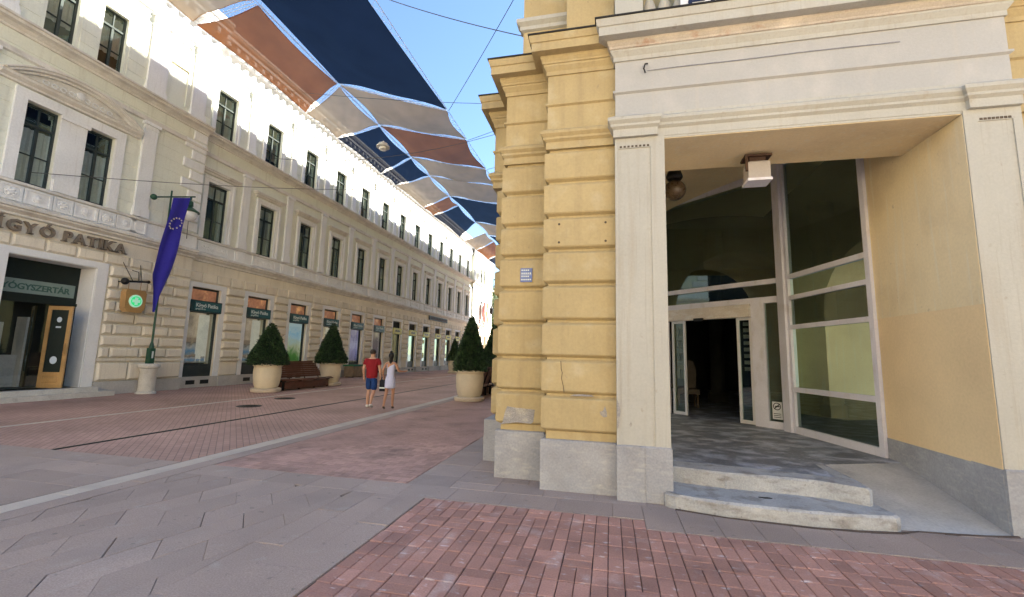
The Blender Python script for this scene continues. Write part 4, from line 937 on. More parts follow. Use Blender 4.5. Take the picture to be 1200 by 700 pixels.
# glazed screen: right side wall of glass, post, front with sliding door
def seg(p, q):                                                       # frame along p->q; s from 0..1 length, d towards the camera side
    a = Vector((p[0], p[1], 0)); b = Vector((q[0], q[1], 0)); t = (b - a).normalized(); nn = Vector((t.y, -t.x, 0))
    if nn.dot(Vector((1.5, 6.5, 0)) - a) < 0: nn = -nn
    return (b - a).length, (lambda s, d, z: (a.x + t.x * s + nn.x * d, a.y + t.y * s + nn.y * d, z))
L1, F1 = seg((3.43, 9.50), (3.865, 7.47))
def rail(F, s0, s1, z0, z1, d0=-.04, d1=.05, mat='alu', name='glazing_rail'): return part(name, MB(F).box(s0, s1, d0, d1, z0, z1), M[mat], YB)
rail(F1, .021, .09, .33, 5.73, name='glazing_post'); rail(F1, L1 - .09, L1, .33, 5.7, name='glazing_post')
RZ = [(.33, .46), (1.10, 1.19), (2.29, 2.37), (2.86, 2.94), (3.27, 3.36), (5.62, 5.74)]
for z0, z1 in RZ: rail(F1, .09, L1 - .09, z0, z1, -.04, .045)
for (a, b), (c, d) in zip(RZ, RZ[1:]): part('glass_pane', MB(F1).quad((.09, 0, b), (L1 - .09, 0, b), (L1 - .09, 0, c), (.09, 0, c)), M['glass_dark'], YB)
L2, F2 = seg((3.45, 9.77), (.64, 12.40))
part('corner_post', MB(F1).box(-.20, .02, -.10, .10, .33, 5.76), M['alu'], YB)
kx = lambda x: (3.45 - x) / (3.45 - .64) * L2                       # along the front by world x
rail(F2, .03, L2, 3.27, 3.37); rail(F2, .03, L2, 2.87, 3.0, -.05, .055); rail(F2, .03, L2, 5.5, 5.76, -.05, -.01)
rail(F2, kx(3.17), kx(2.975), .33, 2.87, -.05, .055, name='glazing_post'); rail(F2, .02, kx(3.17), .33, .47, -.04, .05); rail(F2, .02, kx(3.39), .47, 2.87, -.04, .05, name='glazing_post')
part('glass_pane', MB(F2).quad((.03, 0, 3.37), (L2, 0, 3.37), (L2, 0, 5.56), (.03, 0, 5.56)), M['glass_dark'], YB)
part('glass_pane', MB(F2).quad((.03, 0, 3.0), (L2, 0, 3.0), (L2, 0, 3.27), (.03, 0, 3.27)), M['glass_dark'], YB)
part('glass_pane', MB(F2).quad((.03, 0, .47), (kx(3.17), 0, .47), (kx(3.17), 0, 2.87), (.03, 0, 2.87)), M['glass_dark'], YB)
part('door_header', MB(F2).box(kx(2.973), kx(1.45), -.06, .12, 2.60, 2.87), M['header'], YB)
part('door_sensor', MB(F2).box(kx(2.12) - .12, kx(2.12) + .12, .12, .16, 2.56, 2.63), M['iron'], YB)
for x0, x1 in ((2.965, 2.73), (1.80, 1.53)):
    s0, s1 = kx(x0), kx(x1); m = MB(F2); m.box(s0, s0 + .05, -.02, .03, .35, 2.6); m.box(s1 - .05, s1, -.02, .03, .35, 2.6); m.box(s0 + .05, s1 - .05, -.02, .03, .35, .42); m.box(s0 + .05, s1 - .05, -.02, .03, 2.54, 2.6)
    lf = part('sliding_door_leaf', m, M['alu_w'], YB); part('leaf_pane', MB(F2).quad((s0 + .05, 0, .42), (s1 - .05, 0, .42), (s1 - .05, 0, 2.54), (s0 + .05, 0, 2.54)), M['glass_dark'], lf)
    if x0 > 2.5:
        m = MB(F2)
        for q in range(8): m.box(s0 + .06, s1 - .06, -.16, -.13, 1.45 + q * .14, 1.53 + q * .14)
        part('louvre_slats', m, M['alu'], lf)
rail(F2, kx(1.45), kx(1.37), .33, 2.87, -.05, .055, name='glazing_post')
part('glass_pane', MB(F2).quad((kx(1.37), 0, .35), (L2, 0, .35), (L2, 0, 2.87), (kx(1.37), 0, 2.87)), M['glass_dark'], YB)
# dark lobby behind
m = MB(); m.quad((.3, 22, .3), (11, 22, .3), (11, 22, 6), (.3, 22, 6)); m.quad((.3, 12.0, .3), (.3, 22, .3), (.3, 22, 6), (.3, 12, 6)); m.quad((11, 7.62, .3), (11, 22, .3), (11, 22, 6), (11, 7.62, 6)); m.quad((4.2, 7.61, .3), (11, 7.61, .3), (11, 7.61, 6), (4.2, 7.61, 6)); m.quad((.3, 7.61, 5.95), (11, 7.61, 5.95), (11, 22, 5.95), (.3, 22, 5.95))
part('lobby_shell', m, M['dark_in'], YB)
m = MB(); m.add([(3.9, 7.6, .32), (11, 7.62, .32), (11, 22, .32), (.3, 22, .32), (.3, 12.7, .32), (1.2, 12.25, .32), (3.5, 9.75, .32)], [tuple(range(7))]); part('lobby_floor', m, M['vest_floor'], YB)
for x, y in ((3.4, 15.5), (5.6, 13.0)):
    m = MB().lathe([(.3, .32), (.3, .6), (.22, .65), (.2, 4.6), (.3, 4.8), (.3, 5.94)], (x, y, 0), 16)
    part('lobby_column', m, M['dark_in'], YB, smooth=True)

# masses and upper storeys
part('upper_front_wall', MB().box(-1.35, 16, 6.35, 6.9, 5.95, 24.2), M['yellow'], YB)
part('right_front_wall', MB().box(5.5, 16, 5.72, 6.3, 0, 5.95), M['yellow'], YB)
part('upper_pilaster', MB().prism([(-.60, 6.34), (-.60, 5.86), (.075, 5.86), (.075, 6.34)], 6.14, 24.0), M['yellow'], YB)
part('upper_pilaster', MB().prism([(-1.32, 6.34), (-1.32, 6.2), (-.602, 6.2), (-.602, 6.34)], 6.14, 24.0), M['yellow'], YB)
part('pilaster_band', MB(lambda s, d, z: (s, 6.2 - d, z)).msweep(-1.33, -.603, [(0, 6.75), (.04, 6.77), (.04, 6.83), (.09, 6.88), (.09, 6.94), (0, 6.98)], -.1), M['cream'], YB)
sd = MB(); sd.wall(7.5, 63.5, 5.6, 24.2, [(10 + q * 3.1, 11.2 + q * 3.1, 8 + lv * 4.6, 10.6 + lv * 4.6) for q in range(17) for lv in range(2)], 0, .25); sd.v = [(-1.5 - d, s, z) for s, d, z in sd.v]
part('side_wall', sd, M['yellow'], YB)
sd = MB(); sd.wall(16, 63.5, 0, 5.6, [(18 + q * 3.1, 19.6 + q * 3.1, .6, 4.2) for q in range(14)], 0, .25); sd.v = [(-1.86 - d, s, z) for s, d, z in sd.v]
part('side_wall', sd, M['yellow'], YB)
part('inner_dark', MB().box(-1.1, -1.0, 12.6, 63, 0, 20), M['dark_in'], YB)
part('side_cornice', MB().box(-2.1, -1.5, 8.5, 63.5, 5.6, 6.05), M['yellow'], YB)
part('eaves', MB().box(-2.1, 16.2, 5.6, 63.8, 24.2, 24.7), M['yellow'], YB)  # unseen; height set so its shadow covers the sails and the facade opposite
part('back_wall', MB().box(-1.5, 16, 63.2, 63.5, 0, 24.2).box(15.7, 16, 6.9, 63.2, 0, 24.2), M['yellow'], YB)
for q in range(17):
    for lv in range(2):
        def fr():
            m = MB(); m.box(-.2, -.14, 0, 1.2, 0, .07); m.box(-.2, -.14, 0, 1.2, 2.53, 2.6); m.box(-.2, -.14, 0, .07, .07, 2.53); m.box(-.2, -.14, 1.13, 1.2, .07, 2.53); m.box(-.2, -.14, .57, .63, .07, 2.53); m.box(-.17, -.165, .07, 1.13, .07, 2.53); m.v = [(-x, y, z) for x, y, z in m.v]; return m
        inst('side_window', 'sidewin', fr, M['dark_frame'], (-1.5, 10 + q * 3.1, 8 + lv * 4.6), YB)
# damage: peeled patches, cracks, old screw holes
def patch(name, pts, y, mat, t=.004): part(name, MB().prism(pts, y - t, y, 1), M[mat], YB)
patch('peeled_patch', [(-1.50, .70), (-1.46, .74), (-1.43, .88), (-1.40, .955), (-1.28, .94), (-1.16, .935), (-1.01, .925), (-1.02, .84), (-1.03, .76), (-1.06, .735), (-1.25, .745), (-1.42, .72)], 6.05, 'bare')
patch('peeled_patch', [(-.13, .985), (-.09, 1.0), (-.065, 1.06), (-.045, .99), (-.04, .93), (-.08, .92), (-.12, .95)], 5.678, 'bare')
patch('peeled_patch', [(.078, .80), (.10, .83), (.105, .95), (.12, 1.02), (.105, 1.10), (.085, 1.15), (.078, 1.15)], 5.549, 'bare')
patch('peeled_patch', [(.22, .86), (.24, .84), (.255, .87), (.24, .9)], 5.562, 'bare')
patch('peeled_patch', [(-.50, 1.165), (-.20, 1.165), (-.23, 1.185), (-.34, 1.19), (-.45, 1.185)], 5.688, 'bare')
m = MB(); m.tube([(-.62, 5.679, 1.60), (-.615, 5.679, 1.5), (-.60, 5.679, 1.45), (-.61, 5.679, 1.38), (-.585, 5.679, 1.28), (-.575, 5.679, 1.2)], .004, 4); part('wall_crack', m, M['drip'], YB)
h = MB()
for x in (-.66, -.05):
    for z in (3.42, 3.17): h.lathe([(.016, -.006), (.016, .004)], (x, 5.68, z), 8, 'd')
part('screw_holes', h, M['drip'], YB)
# balcony balustrade over the portal
m = MB(); m.prism([(.09, 5.98), (.09, 5.6), (.46, 5.6), (.46, 5.98)], 6.12, 7.1); m.prism([(.05, 6.0), (.05, 5.56), (.50, 5.56), (.50, 6.0)], 6.115, 6.22); part('balcony_pedestal', m, M['cream'], YB)
m = MB(); m.prism([(4.0, 5.98), (4.0, 5.6), (4.36, 5.6), (4.36, 5.98)], 6.12, 7.1); part('balcony_pedestal', m, M['cream'], YB)
part('balcony_rail', MB().box(.46, 4.0, 5.64, 5.94, 6.95, 7.1), M['cream'], YB); part('balcony_rail', MB().box(.46, 4.0, 5.64, 5.94, 6.118, 6.16), M['cream'], YB)
for q in range(17):
    inst('baluster', 'balu', lambda: MB().lathe([(.07, 0), (.07, .05), (.045, .09), (.09, .28), (.085, .36), (.04, .5), (.04, .6), (.06, .66), (.06, .79)], n=12), M['cream'], (.56 + q * .2, 5.79, 6.16), YB, True)
bs = empty('balcony_sign', (1.7, 5.52, 6.15), 'white sign board with navy lettering fixed to the balcony above the portal', 'sign')
part('sign_board', MB().box(.93, 2.2, 5.53, 5.56, 6.145, 6.95), M['sign_w'], bs)
t, w = text_mb('eral', .52, .008, FR, 1.0, .028, 6.19, 1.06, bold=.0); part('lettering', t, M['sign_b'], bs)
# street name plate
pq = empty('street_plate', (-1.16, 6.05, 2.70), 'small blue enamel plate on the yellow pilaster', 'plaque')
part('plate', MB().box(-1.25, -1.08, 6.030, 6.047, 2.70, 2.90), M['plaque'], pq)
m = MB()
for q in range(4):
    for k in range(5 - q % 2): m.box(-1.235 + k * .03, -1.215 + k * .03, 6.027, 6.030, 2.725 + q * .045, 2.745 + q * .045)
m.box(-1.24, -1.09, 6.027, 6.030, 2.80, 2.805)
part('lettering', m, M['letter_w'], pq)
# no smoking notice on the side light
nf = empty('notice', tuple(F2(.30, .02, .6)), 'white no smoking notice stuck low on the narrow glass pane beside the door', 'notice')
c0 = kx(3.285)
part('paper', MB(F2).box(c0 - .09, c0 + .10, .012, .016, .52, .86), M['paper'], nf)
m = MB(F2); rr = .075; zc = .77
for k in range(16):
    a0, a1 = 2 * math.pi * k / 16, 2 * math.pi * (k + 1) / 16
    m.quad(*[(c0 + .01 + r_ * math.cos(t_), .0175, zc + r_ * math.sin(t_)) for r_, t_ in ((rr, a0), (rr, a1), (rr - .016, a1), (rr - .016, a0))])
m.quad((c0 - .05, .0175, zc + .045), (c0 - .04, .0175, zc + .06), (c0 + .07, .0175, zc - .045), (c0 + .06, .0175, zc - .06)); m.box(c0 - .04, c0 + .05, .0165, .018, zc - .01, zc + .01)
for q in range(3): m.box(c0 - .06, c0 + .08, .0165, .018, .55 + q * .035, .562 + q * .035)
part('no_smoking_symbol', m, M['ink'], nf)

# lamps under the soffit
lb = empty('box_lamp', (1.95, 6.25, 4.05), 'pinkish box shaped lamp on a rusty bracket under the portal soffit', 'lamp')
part('bracket', MB().box(1.80, 2.13, 6.14, 6.38, 4.40, 4.43).box(1.80, 1.83, 6.14, 6.17, 4.2, 4.40).box(1.86, 2.06, 6.18, 6.34, 4.34, 4.40).tube([(1.88, 6.26, 4.43), (1.9, 6.26, 4.455), (2.05, 6.26, 4.46)], .02, 6), M['rust'], lb)
m = MB(); m.prism([(1.83, 6.14), (2.10, 6.14), (2.10, 6.38), (1.83, 6.38)], 4.09, 4.335, bev=.02); part('lamp_box', m, M['lampbox'], lb)
part('lamp_rim', MB().box(1.815, 2.115, 6.125, 6.395, 4.055, 4.09), M['alu'], lb)
gl = empty('globe_lamp', (1.02, 7.2, 4.2), 'dim brown globe lamp with a dark cap hanging under the vestibule vault', 'lamp')
part('cap', MB().lathe([(.03, 1.1), (.03, .52), (.10, .50), (.13, .40), (.11, .36)], (1.04, 7.2, 4.2), 16), M['iron'], gl, True)
part('globe', MB().ball((1.04, 7.2, 4.38), .175, 18, .95), M['brownglobe'], gl, True)
# dusty things just visible in the dark lobby
ch = empty('armchair', (2.15, 13.6, .33), 'dusty pale upholstered chair standing in the dark lobby', 'chair')
m = MB(); m.prism([(1.85, 13.3), (2.45, 13.3), (2.45, 13.9), (1.85, 13.9)], .7, .85, bev=.04); part('seat', m, M['pale_cloth'], ch)
m = MB(); m.prism([(1.87, .85), (1.83, 1.35), (1.9, 1.6), (2.1, 1.68), (2.38, 1.62), (2.46, 1.35), (2.43, .85)], 13.8, 13.92, 1); part('backrest', m, M['pale_cloth'], ch)
for x, y in ((1.9, 13.35), (2.4, 13.35), (1.9, 13.85), (2.4, 13.85)): part('leg', MB().tube([(x, y, .33), (x, y, .7)], [.018, .026], 8), M['bark'], ch)

# ------------------------------------------------------------------ potted topiaries
def cone_foliage(r0, h, n, seed, zb):
    """dense clipped cone made of small leaves with an uneven outline"""
    rnd = random.Random(seed); v = []; f = []
    ph = [rnd.uniform(0, 6.28) for _ in range(6)]
    for _ in range(n):
        t = 1 - math.sqrt(rnd.random()); t = min(t * 1.02, .995)
        a = rnd.uniform(0, 2 * math.pi)
        prof = (1 - t) ** .88 * (1 - .10 * math.exp(-t * 14))
        bump = 1 + .05 * math.sin(3 * a + ph[0] + 7 * t) + .04 * math.sin(7 * a + ph[1] - 11 * t) + .035 * math.sin(13 * t + ph[2])
        r = r0 * prof * bump * (1 - .32 * rnd.random() ** 2) + rnd.uniform(0, .035) + (rnd.uniform(.02, .07) if rnd.random() < .05 else 0)
        x, y, z = r * math.cos(a), r * math.sin(a), zb + h * t - (rnd.random() * .06 if t < .05 else 0)
        L, w = rnd.uniform(.045, .09), rnd.uniform(.016, .028)
        d = Vector((math.cos(a) + rnd.uniform(-.7, .7), math.sin(a) + rnd.uniform(-.7, .7), rnd.uniform(-.1, 1.1))).normalized()
        s = d.cross(Vector((rnd.uniform(-1, 1), rnd.uniform(-1, 1), rnd.uniform(-1, 1)))); s = s.normalized() * w if s.length > .01 else Vector((w, 0, 0))
        p = Vector((x, y, z)); o = len(v)
        v += [tuple(p - d * L * .3), tuple(p + s + d * L * .3), tuple(p + d * L), tuple(p - s + d * L * .3)]; f.append((o, o + 1, o + 2, o + 3))
    m = MB(); m.add(v, f)
    m.lathe([(r0 * .82, zb + .02), (r0 * .84, zb + h * .06), (r0 * .42, zb + h * .5), (.02, zb + h * .93)], n=18)
    return m
def topiary(x, y, label, r0, h, seed, leaves=9000, ps=1.0):
    r = empty('potted_topiary', (x, y, 0), label, 'potted plant', 'clipped conical topiaries in cream pots')
    loc = lambda a, b, c: (x + a * ps, y + b * ps, c * ps)
    part('saucer', MB(loc).lathe([(.40, 0), (.52, .01), (.545, .06), (.55, .13), (.50, .155), (.44, .16), (.43, .12)], n=32), M['saucer'], r, True)
    part('pot', MB(loc).lathe([(.38, .12), (.40, .16), (.45, .28), (.485, .48), (.505, .72), (.50, .88), (.485, .97), (.50, 1.0), (.535, 1.02), (.54, 1.08), (.52, 1.10), (.46, 1.10), (.45, 1.0)], n=36), M['pot'], r, True)
    part('soil', MB(loc).lathe([(.455, 1.0), (.455, 1.03), (.05, 1.05)], n=20), M['soil'], r)
    part('trunk', MB(loc).tube([(0, 0, 1.0), (.02, 0, 1.3), (0, .01, 1.3 + h * .55)], [.05, .045, .02], 8), M['bark'], r)
    m = cone_foliage(r0, h, leaves, seed, 1.10); m.v = [(x + a, y + b, c) for a, b, c in m.v]
    part('foliage', m, M['yew'], r)
    return r
topiary(-13.35, 15.1, 'squat conical topiary in a cream pot at the near end of the left wooden bench', .76, 1.62, 1, 11000)
topiary(-13.5, 19.35, 'conical topiary in a cream pot behind the far end of the left wooden bench', .74, 1.95, 2, 9000)
topiary(-5.0, 15.45, 'tall conical topiary in a big cream pot beside the yellow corner', .60, 1.98, 3, 12000)
topiary(-5.05, 19.1, 'conical topiary half hidden behind the yellow building corner', .62, 2.05, 4, 8000)
topiary(-13.5, 37.0, 'small distant conical topiary seen to the left of the tall one', .60, 1.95, 5, 6000)

# ------------------------------------------------------------------ slatted benches
def bench(x, y, flip, label, L=3.3):
    r = empty('bench', (x, y, 0), label, 'bench', 'curved slatted wooden benches between the pots')
    sx = -1 if flip else 1
    def slat(name, prof_d, z, w, th, y0=-L / 2, y1=L / 2, tilt=0.0):
        m = MB(); n = 12; v = []
        for i in range(n + 1):
            t = i / n; yy = y0 + (y1 - y0) * t; bulge = .16 * math.sin(math.pi * t)
            d = prof_d(t)
            for a, c in ((-w / 2, -th / 2), (w / 2, -th / 2), (w / 2, th / 2), (-w / 2, th / 2)):
                dd = d + a * math.cos(tilt) - c * math.sin(tilt); zz = z(t) + a * math.sin(tilt) + c * math.cos(tilt)
                v.append((x + sx * dd, y + yy, zz))
        m.add(v, [(4 * i + k, 4 * i + (k + 1) % 4, 4 * i + 4 + (k + 1) % 4, 4 * i + 4 + k) for i in range(n) for k in range(4)] + [(0, 1, 2, 3), tuple(4 * n + k for k in range(4))])
        part(name, m, M['wood'], r)
    for q in range(7): slat('seat_slat', lambda t, q=q: .02 + q * .095 + .22 * (q / 6) * math.sin(math.pi * t), lambda t, q=q: .46 - .012 * (6 - q) - (.05 if q == 6 else 0), .082, .035)
    for q in range(8):
        e = .18 * (q / 7) ** 2
        slat('back_slat', lambda t, q=q: -.06 - q * .03, lambda t, q=q: .52 + q * .088, .082, .03, -L / 2 + .02 + e * .6, L / 2 - .02 - e * 2.2, R(104))
    for yy in (-L * .44, -L * .15, L * .15, L * .44):
        m = MB()
        m.box(x + min(sx * -.12, sx * .55), x + max(sx * -.12, sx * .55), y + yy - .03, y + yy + .03, .34, .40)
        m.box(x + min(sx * .0, sx * .08), x + max(sx * .0, sx * .08), y + yy - .03, y + yy + .03, 0, .34); m.box(x + min(sx * .42, sx * .5), x + max(sx * .42, sx * .5), y + yy - .03, y + yy + .03, 0, .34)
        m.tube([(x + sx * -.05, y + yy, .4), (x + sx * -.13, y + yy, .6), (x + sx * -.30, y + yy, 1.12)], .022, 6)
        part('leg_frame', m, M['iron'], r)
    part('front_apron', MB().box(x + min(sx * .1, sx * .52), x + max(sx * .1, sx * .52), y - L * .43, y + L * .43, .05, .335), M['wood'], r)
    return r
bench(-13.65, 17.3, False, 'red brown slatted wooden bench between the two left topiaries')
bench(-5.02, 17.4, True, 'dark slatted wooden bench behind the big cream pot beside the yellow corner', 2.5)

# box planter by the left wall
r = empty('box_planter', (-16.6, 26.4, 0), 'square brown box with a green top standing against the left building', 'box planter')
m = MB(); m.prism([(-16.95, 25.75), (-16.3, 25.75), (-16.3, 27.05), (-16.95, 27.05)], .05, .72, bev=.02); part('box', m, M['trough'], r)
for q in range(5): part('board', MB().box(-16.3, -16.285, 25.77 + q * .256, 25.77 + q * .256 + .245, .08, .7), M['trough'], r)
part('rim', MB().box(-17.0, -16.25, 25.7, 27.1, .72, .82), M['trough_rim'], r)
part('foot', MB().box(-16.9, -16.35, 25.85, 25.95, 0, .05).box(-16.9, -16.35, 26.85, 26.95, 0, .05), M['iron'], r)

# ------------------------------------------------------------------ lamp post, flag, pharmacy sign
lp = empty('street_lamp', (-16.2, 12.66, 0), 'green lamp post with a hanging milk glass lantern behind the blue flag', 'street lamp')
m = MB(); m.lathe([(.30, 0), (.30, .05), (.25, .09), (.245, .80), (.27, .84), (.27, .88), (.33, .93), (.34, 1.0), (.30, 1.05), (.10, 1.06)], (-16.2, 12.66, 0), 28); part('stone_base', m, M['pedestal'], lp, True)
m = MB(); m.prism([(-16.29, 12.57), (-16.11, 12.57), (-16.11, 12.75), (-16.29, 12.75)], 1.06, 1.62, bev=.015); m.lathe([(.085, 1.6), (.06, 1.75), (.035, 1.85), (.035, 2.3), (.03, 7.55)], (-16.2, 12.66, 0), 12); part('pole', m, M['gpole'], lp)
part('name_tab', MB().box(-16.11, -16.105, 12.63, 12.69, 1.25, 1.5), M['letter_w'], lp)
part('cross_arm', MB().tube([(-16.2, 12.10, 7.10), (-16.2, 13.6, 7.66)], .028, 8), M['gpole'], lp)
part('ball_finial', MB().ball((-16.2, 12.04, 7.08), .11, 14), M['gpole'], lp, True)
ln = part('lantern_cap', MB().lathe([(.02, 7.62), (.04, 7.56), (.03, 7.45), (.10, 7.38), (.11, 7.22), (.07, 7.2), (.14, 7.14), (.34, 7.0), (.35, 6.96), (.30, 6.95)], (-16.2, 13.44, 0), 24), M['gpole'], lp, True)
part('lantern_globe', MB().lathe([(.27, 6.95), (.28, 6.85), (.22, 6.7), (.10, 6.62), (.01, 6.6)], (-16.2, 13.44, 0), 24), M['lampglass'], lp, True)
part('pull_wire', MB().tube([(-16.2, 13.44, 6.6), (-16.2, 13.46, 5.9)], .012, 5), M['wire'], lp)
fl_ = empty('flag', (-16.1, 12.98, 2.9), 'long blue banner with a ring of pale stars hanging from the green lamp post', 'flag')
def flagpt(u, v):                                                    # u 0..1 across, v 0..1 downwards; cloth gathered and pulled to the left at the foot
    top_l, top_r = Vector((-16.02, 12.60, 7.24)), Vector((-16.02, 13.24, 7.47))
    w = 1 - .0 * v
    l = top_l.lerp(Vector((-16.0, 12.08, 3.72)), v); rr = top_r.lerp(Vector((-16.0, 12.80, 3.95)), min(v, 1))
    if v > .86:
        k = (v - .86) / .14; tip = Vector((-16.0, 12.42, 2.90))
        l = top_l.lerp(Vector((-16.0, 12.08, 3.72)), .86).lerp(tip, k ** 1.15); rr = top_r.lerp(Vector((-16.0, 12.80, 3.95)), .86).lerp(tip, k ** .8)
    p = l.lerp(rr, u); p.x += .05 * math.sin(u * 7 + v * 3) * (.3 + v) + .03 * math.sin(v * 9 + u * 2); return p
m = MB(); n1, n2 = 12, 40; m.add([tuple(flagpt(i / n1, j / n2)) for j in range(n2 + 1) for i in range(n1 + 1)], [(j * (n1 + 1) + i, j * (n1 + 1) + i + 1, (j + 1) * (n1 + 1) + i + 1, (j + 1) * (n1 + 1) + i) for j in range(n2) for i in range(n1)])
part('cloth', m, M['flag'], fl_, True)
for k in range(12):
    a = k * math.pi / 6; c = flagpt(.52 + .36 * math.sin(a), .30 - .062 * math.cos(a)); m = MB()
    pts = [(c.y + (.042 if q % 2 == 0 else .018) * math.sin(q * math.pi / 5), c.z + (.042 if q % 2 == 0 else .018) * math.cos(q * math.pi / 5)) for q in range(10)]
    m.add([(c.x + .03, p, z) for p, z in pts] + [(c.x + .022, p, z) for p, z in pts], [tuple(range(10)), tuple(range(10, 20))] + [(q, (q + 1) % 10, 10 + (q + 1) % 10, 10 + q) for q in range(10)])
    part('star', m, M['star'], fl_)
ps = empty('pharmacy_sign', (-16.4, 12.0, 2.85), 'golden box sign with a lit green disc on a black wall bracket', 'sign')
m = MB(); m.ball((-16.45, 11.66, 3.90), .12, 14); m.tube([(-16.45, 11.66, 3.90), (-16.45, 12.45, 4.0)], .035, 8); m.lathe([(.05, -.03), (.06, 0), (.05, .03)], (-16.45, 12.45, 4.0), 10, 's')
m.tube([(-16.9, 11.7, 3.9), (-16.45, 11.7, 3.9)], .02, 6); m.tube([(-16.9, 11.75, 4.75), (-16.5, 11.95, 3.95)], .012, 5); m.tube([(-16.9, 12.4, 4.75), (-16.5, 12.25, 3.97)], .012, 5); m.tube([(-16.9, 12.1, 4.4), (-16.5, 12.1, 4.3), (-16.46, 12.1, 3.96)], .012, 5)
part('bracket', m, M['iron'], ps)
m = MB(); FS = lambda s, d, z: (-16.45 + d, 12.0 + s, 3.24 + z)
m.f = FS; m.prism([(-.32, -.26), (-.24, -.40), (.24, -.40), (.34, -.24), (.36, .3), (.30, .40), (-.30, .40), (-.34, .3)], -.12, .12, 1); m.tube([(-.2, 0, .40), (-.2, 0, .68)], .012, 5); m.tube([(.2, 0, .40), (.2, 0, .72)], .012, 5)
part('box', m, M['gold'], ps)
part('pale_disc', MB(FS).lathe([(.225, .12), (.225, .14), (.20, .145), (.001, .145)], n=26, axis='d'), M['pale_lit'], ps)
m = MB(FS)
m.lathe([(.17, .146), (.17, .156), (.001, .157)], (0, 0, 0), 24, 'd')
part('green_disc', m, M['green_lit'], ps)
m = MB(FS); m.box(-.05, .05, .158, .165, -.13, .13); m.box(-.13, -.05, .158, .165, -.05, .05); m.box(.05, .13, .158, .165, -.05, .05); part('cross', m, M['pale_lit'], ps)

# far end: banners and lamp on the distant pavilion
for y, mt, lb in ((55.2, 'red', 'red banner hanging on the distant sunlit pavilion'), (56.6, 'orange', 'orange banner hanging on the distant sunlit pavilion')):
    b_ = empty('banner', (-16.3, y, 5.6), lb, 'banner', 'banners on the distant pavilion')
    m = MB(); n = 10
    m.add([(-16.3 + .06 * math.sin(i * 1.3 + j), y + .8 * i / 4, 5.6 + 3.0 * j / n) for j in range(n + 1) for i in range(5)], [(j * 5 + i, j * 5 + i + 1, j * 5 + 6 + i, j * 5 + 5 + i) for j in range(n) for i in range(4)]); part('cloth', m, M[mt], b_)
    part('staff', MB().tube([(-16.9, y + .4, 8.4), (-16.3, y + .4, 8.7), (-16.25, y + 1.0, 8.72)], .03, 6).tube([(-16.3, y - .05, 8.62), (-16.3, y + .85, 8.62)], .03, 6), M['iron'], b_)
fl2 = empty('wall_lamp', (-16.3, 58.6, 7.3), 'dark lantern on the distant sunlit pavilion beside the orange banner', 'lamp')
part('lantern', MB().lathe([(.02, 8.6), (.2, 8.2), (.32, 8.1), (.25, 7.5), (.1, 7.3)], (-16.2, 58.6, 0), 12), M['iron'], fl2); part('arm', MB().tube([(-16.9, 58.6, 8.7), (-16.2, 58.6, 8.7), (-16.2, 58.6, 8.5)], .035, 6), M['iron'], fl2)

# ------------------------------------------------------------------ shade sails and cables
def sail(c, mat, label, lace=True, sag=.35, nx=30, ny=30):
    a0, b0, c0, d0 = [Vector(p) for p in c]; e = .085                # widen along the street: the gaps are narrow
    c = [a0 + (a0 - d0).normalized() * e, b0 + (b0 - c0).normalized() * e, c0 + (c0 - b0).normalized() * e, d0 + (d0 - a0).normalized() * e]
    """c: four corners (left near, seam near, seam far, left far)"""
    A, B, C_, D = [Vector(p) for p in c]; ctr = (A + B + C_ + D) / 4
    r = empty('shade_sail', tuple(ctr), label, 'shade sail', 'mesh shade sails strung over the street')
    def pt(u, v):
        # curved edges: pull inwards like a tensioned sheet
        u2 = u + (.5 - u) * .045 * math.sin(math.pi * v) * 2; v2 = v + (.5 - v) * .022 * math.sin(math.pi * u) * 2
        p = A.lerp(B, u2).lerp(D.lerp(C_, u2), v2); k = math.sin(math.pi * u) * math.sin(math.pi * v); p.z -= sag * k + .05 * math.sin(u * 9) * math.sin(v * 5) + .014 * math.sin(34 * u * v + 5 * u) * k + .012 * math.sin(40 * (1 - u) * (1 - v) + 3) * k; return p
    m = MB(); m.add([tuple(pt(i / nx, j / ny)) for j in range(ny + 1) for i in range(nx + 1)], [(j * (nx + 1) + i, j * (nx + 1) + i + 1, (j + 1) * (nx + 1) + i + 1, (j + 1) * (nx + 1) + i) for j in range(ny) for i in range(nx)])
    part('fabric', m, M[mat], r, True)
    if lace:
        ring = [pt(i / nx, 0) for i in range(nx)] + [pt(1, j / ny) for j in range(ny)] + [pt(1 - i / nx, 1) for i in range(nx)] + [pt(0, 1 - j / ny) for j in range(ny)]
        cen = pt(.5, .5); m = MB()
        m.tube([tuple(p) for p in ring + ring[:1]], .014, 5)
        out = []
        for p in ring:
            q = p - cen; out.append(p + Vector((q.x, q.y, 0)).normalized() * .12)
        out = [A + (A - cen).normalized() * .1] + []
        part('hem', m, M[mat], r)
        z = MB(); corners = [A, B, C_, D]
        for e in range(4):
            P, Q = corners[e], corners[(e + 1) % 4]; N_ = max(6, int((Q - P).length / .55)); mid = (P + Q) / 2; o = (mid - ctr); o.z = 0; o.normalize()
            rope = [P.lerp(Q, k / N_) + o * .06 for k in range(N_ + 1)]
            z.tube([tuple(p) for p in rope], .011, 5)
            for k in range(N_):
                t = (k + .5) / N_; tt = t * (1.0)
                inner = pt(t, 0) if e == 0 else pt(1, t) if e == 1 else pt(1 - t, 1) if e == 2 else pt(0, 1 - t)
                z.tube([tuple(rope[k]), tuple(inner), tuple(rope[k + 1])], .007, 4, False)
        part('lacing', z, M['rope'], r)
    return r
XLf, XSm, XRt = -15.2, -12.1, -7.0; ZL, ZS, ZR = 13.8, 13.8, 12.33
GAP = .34
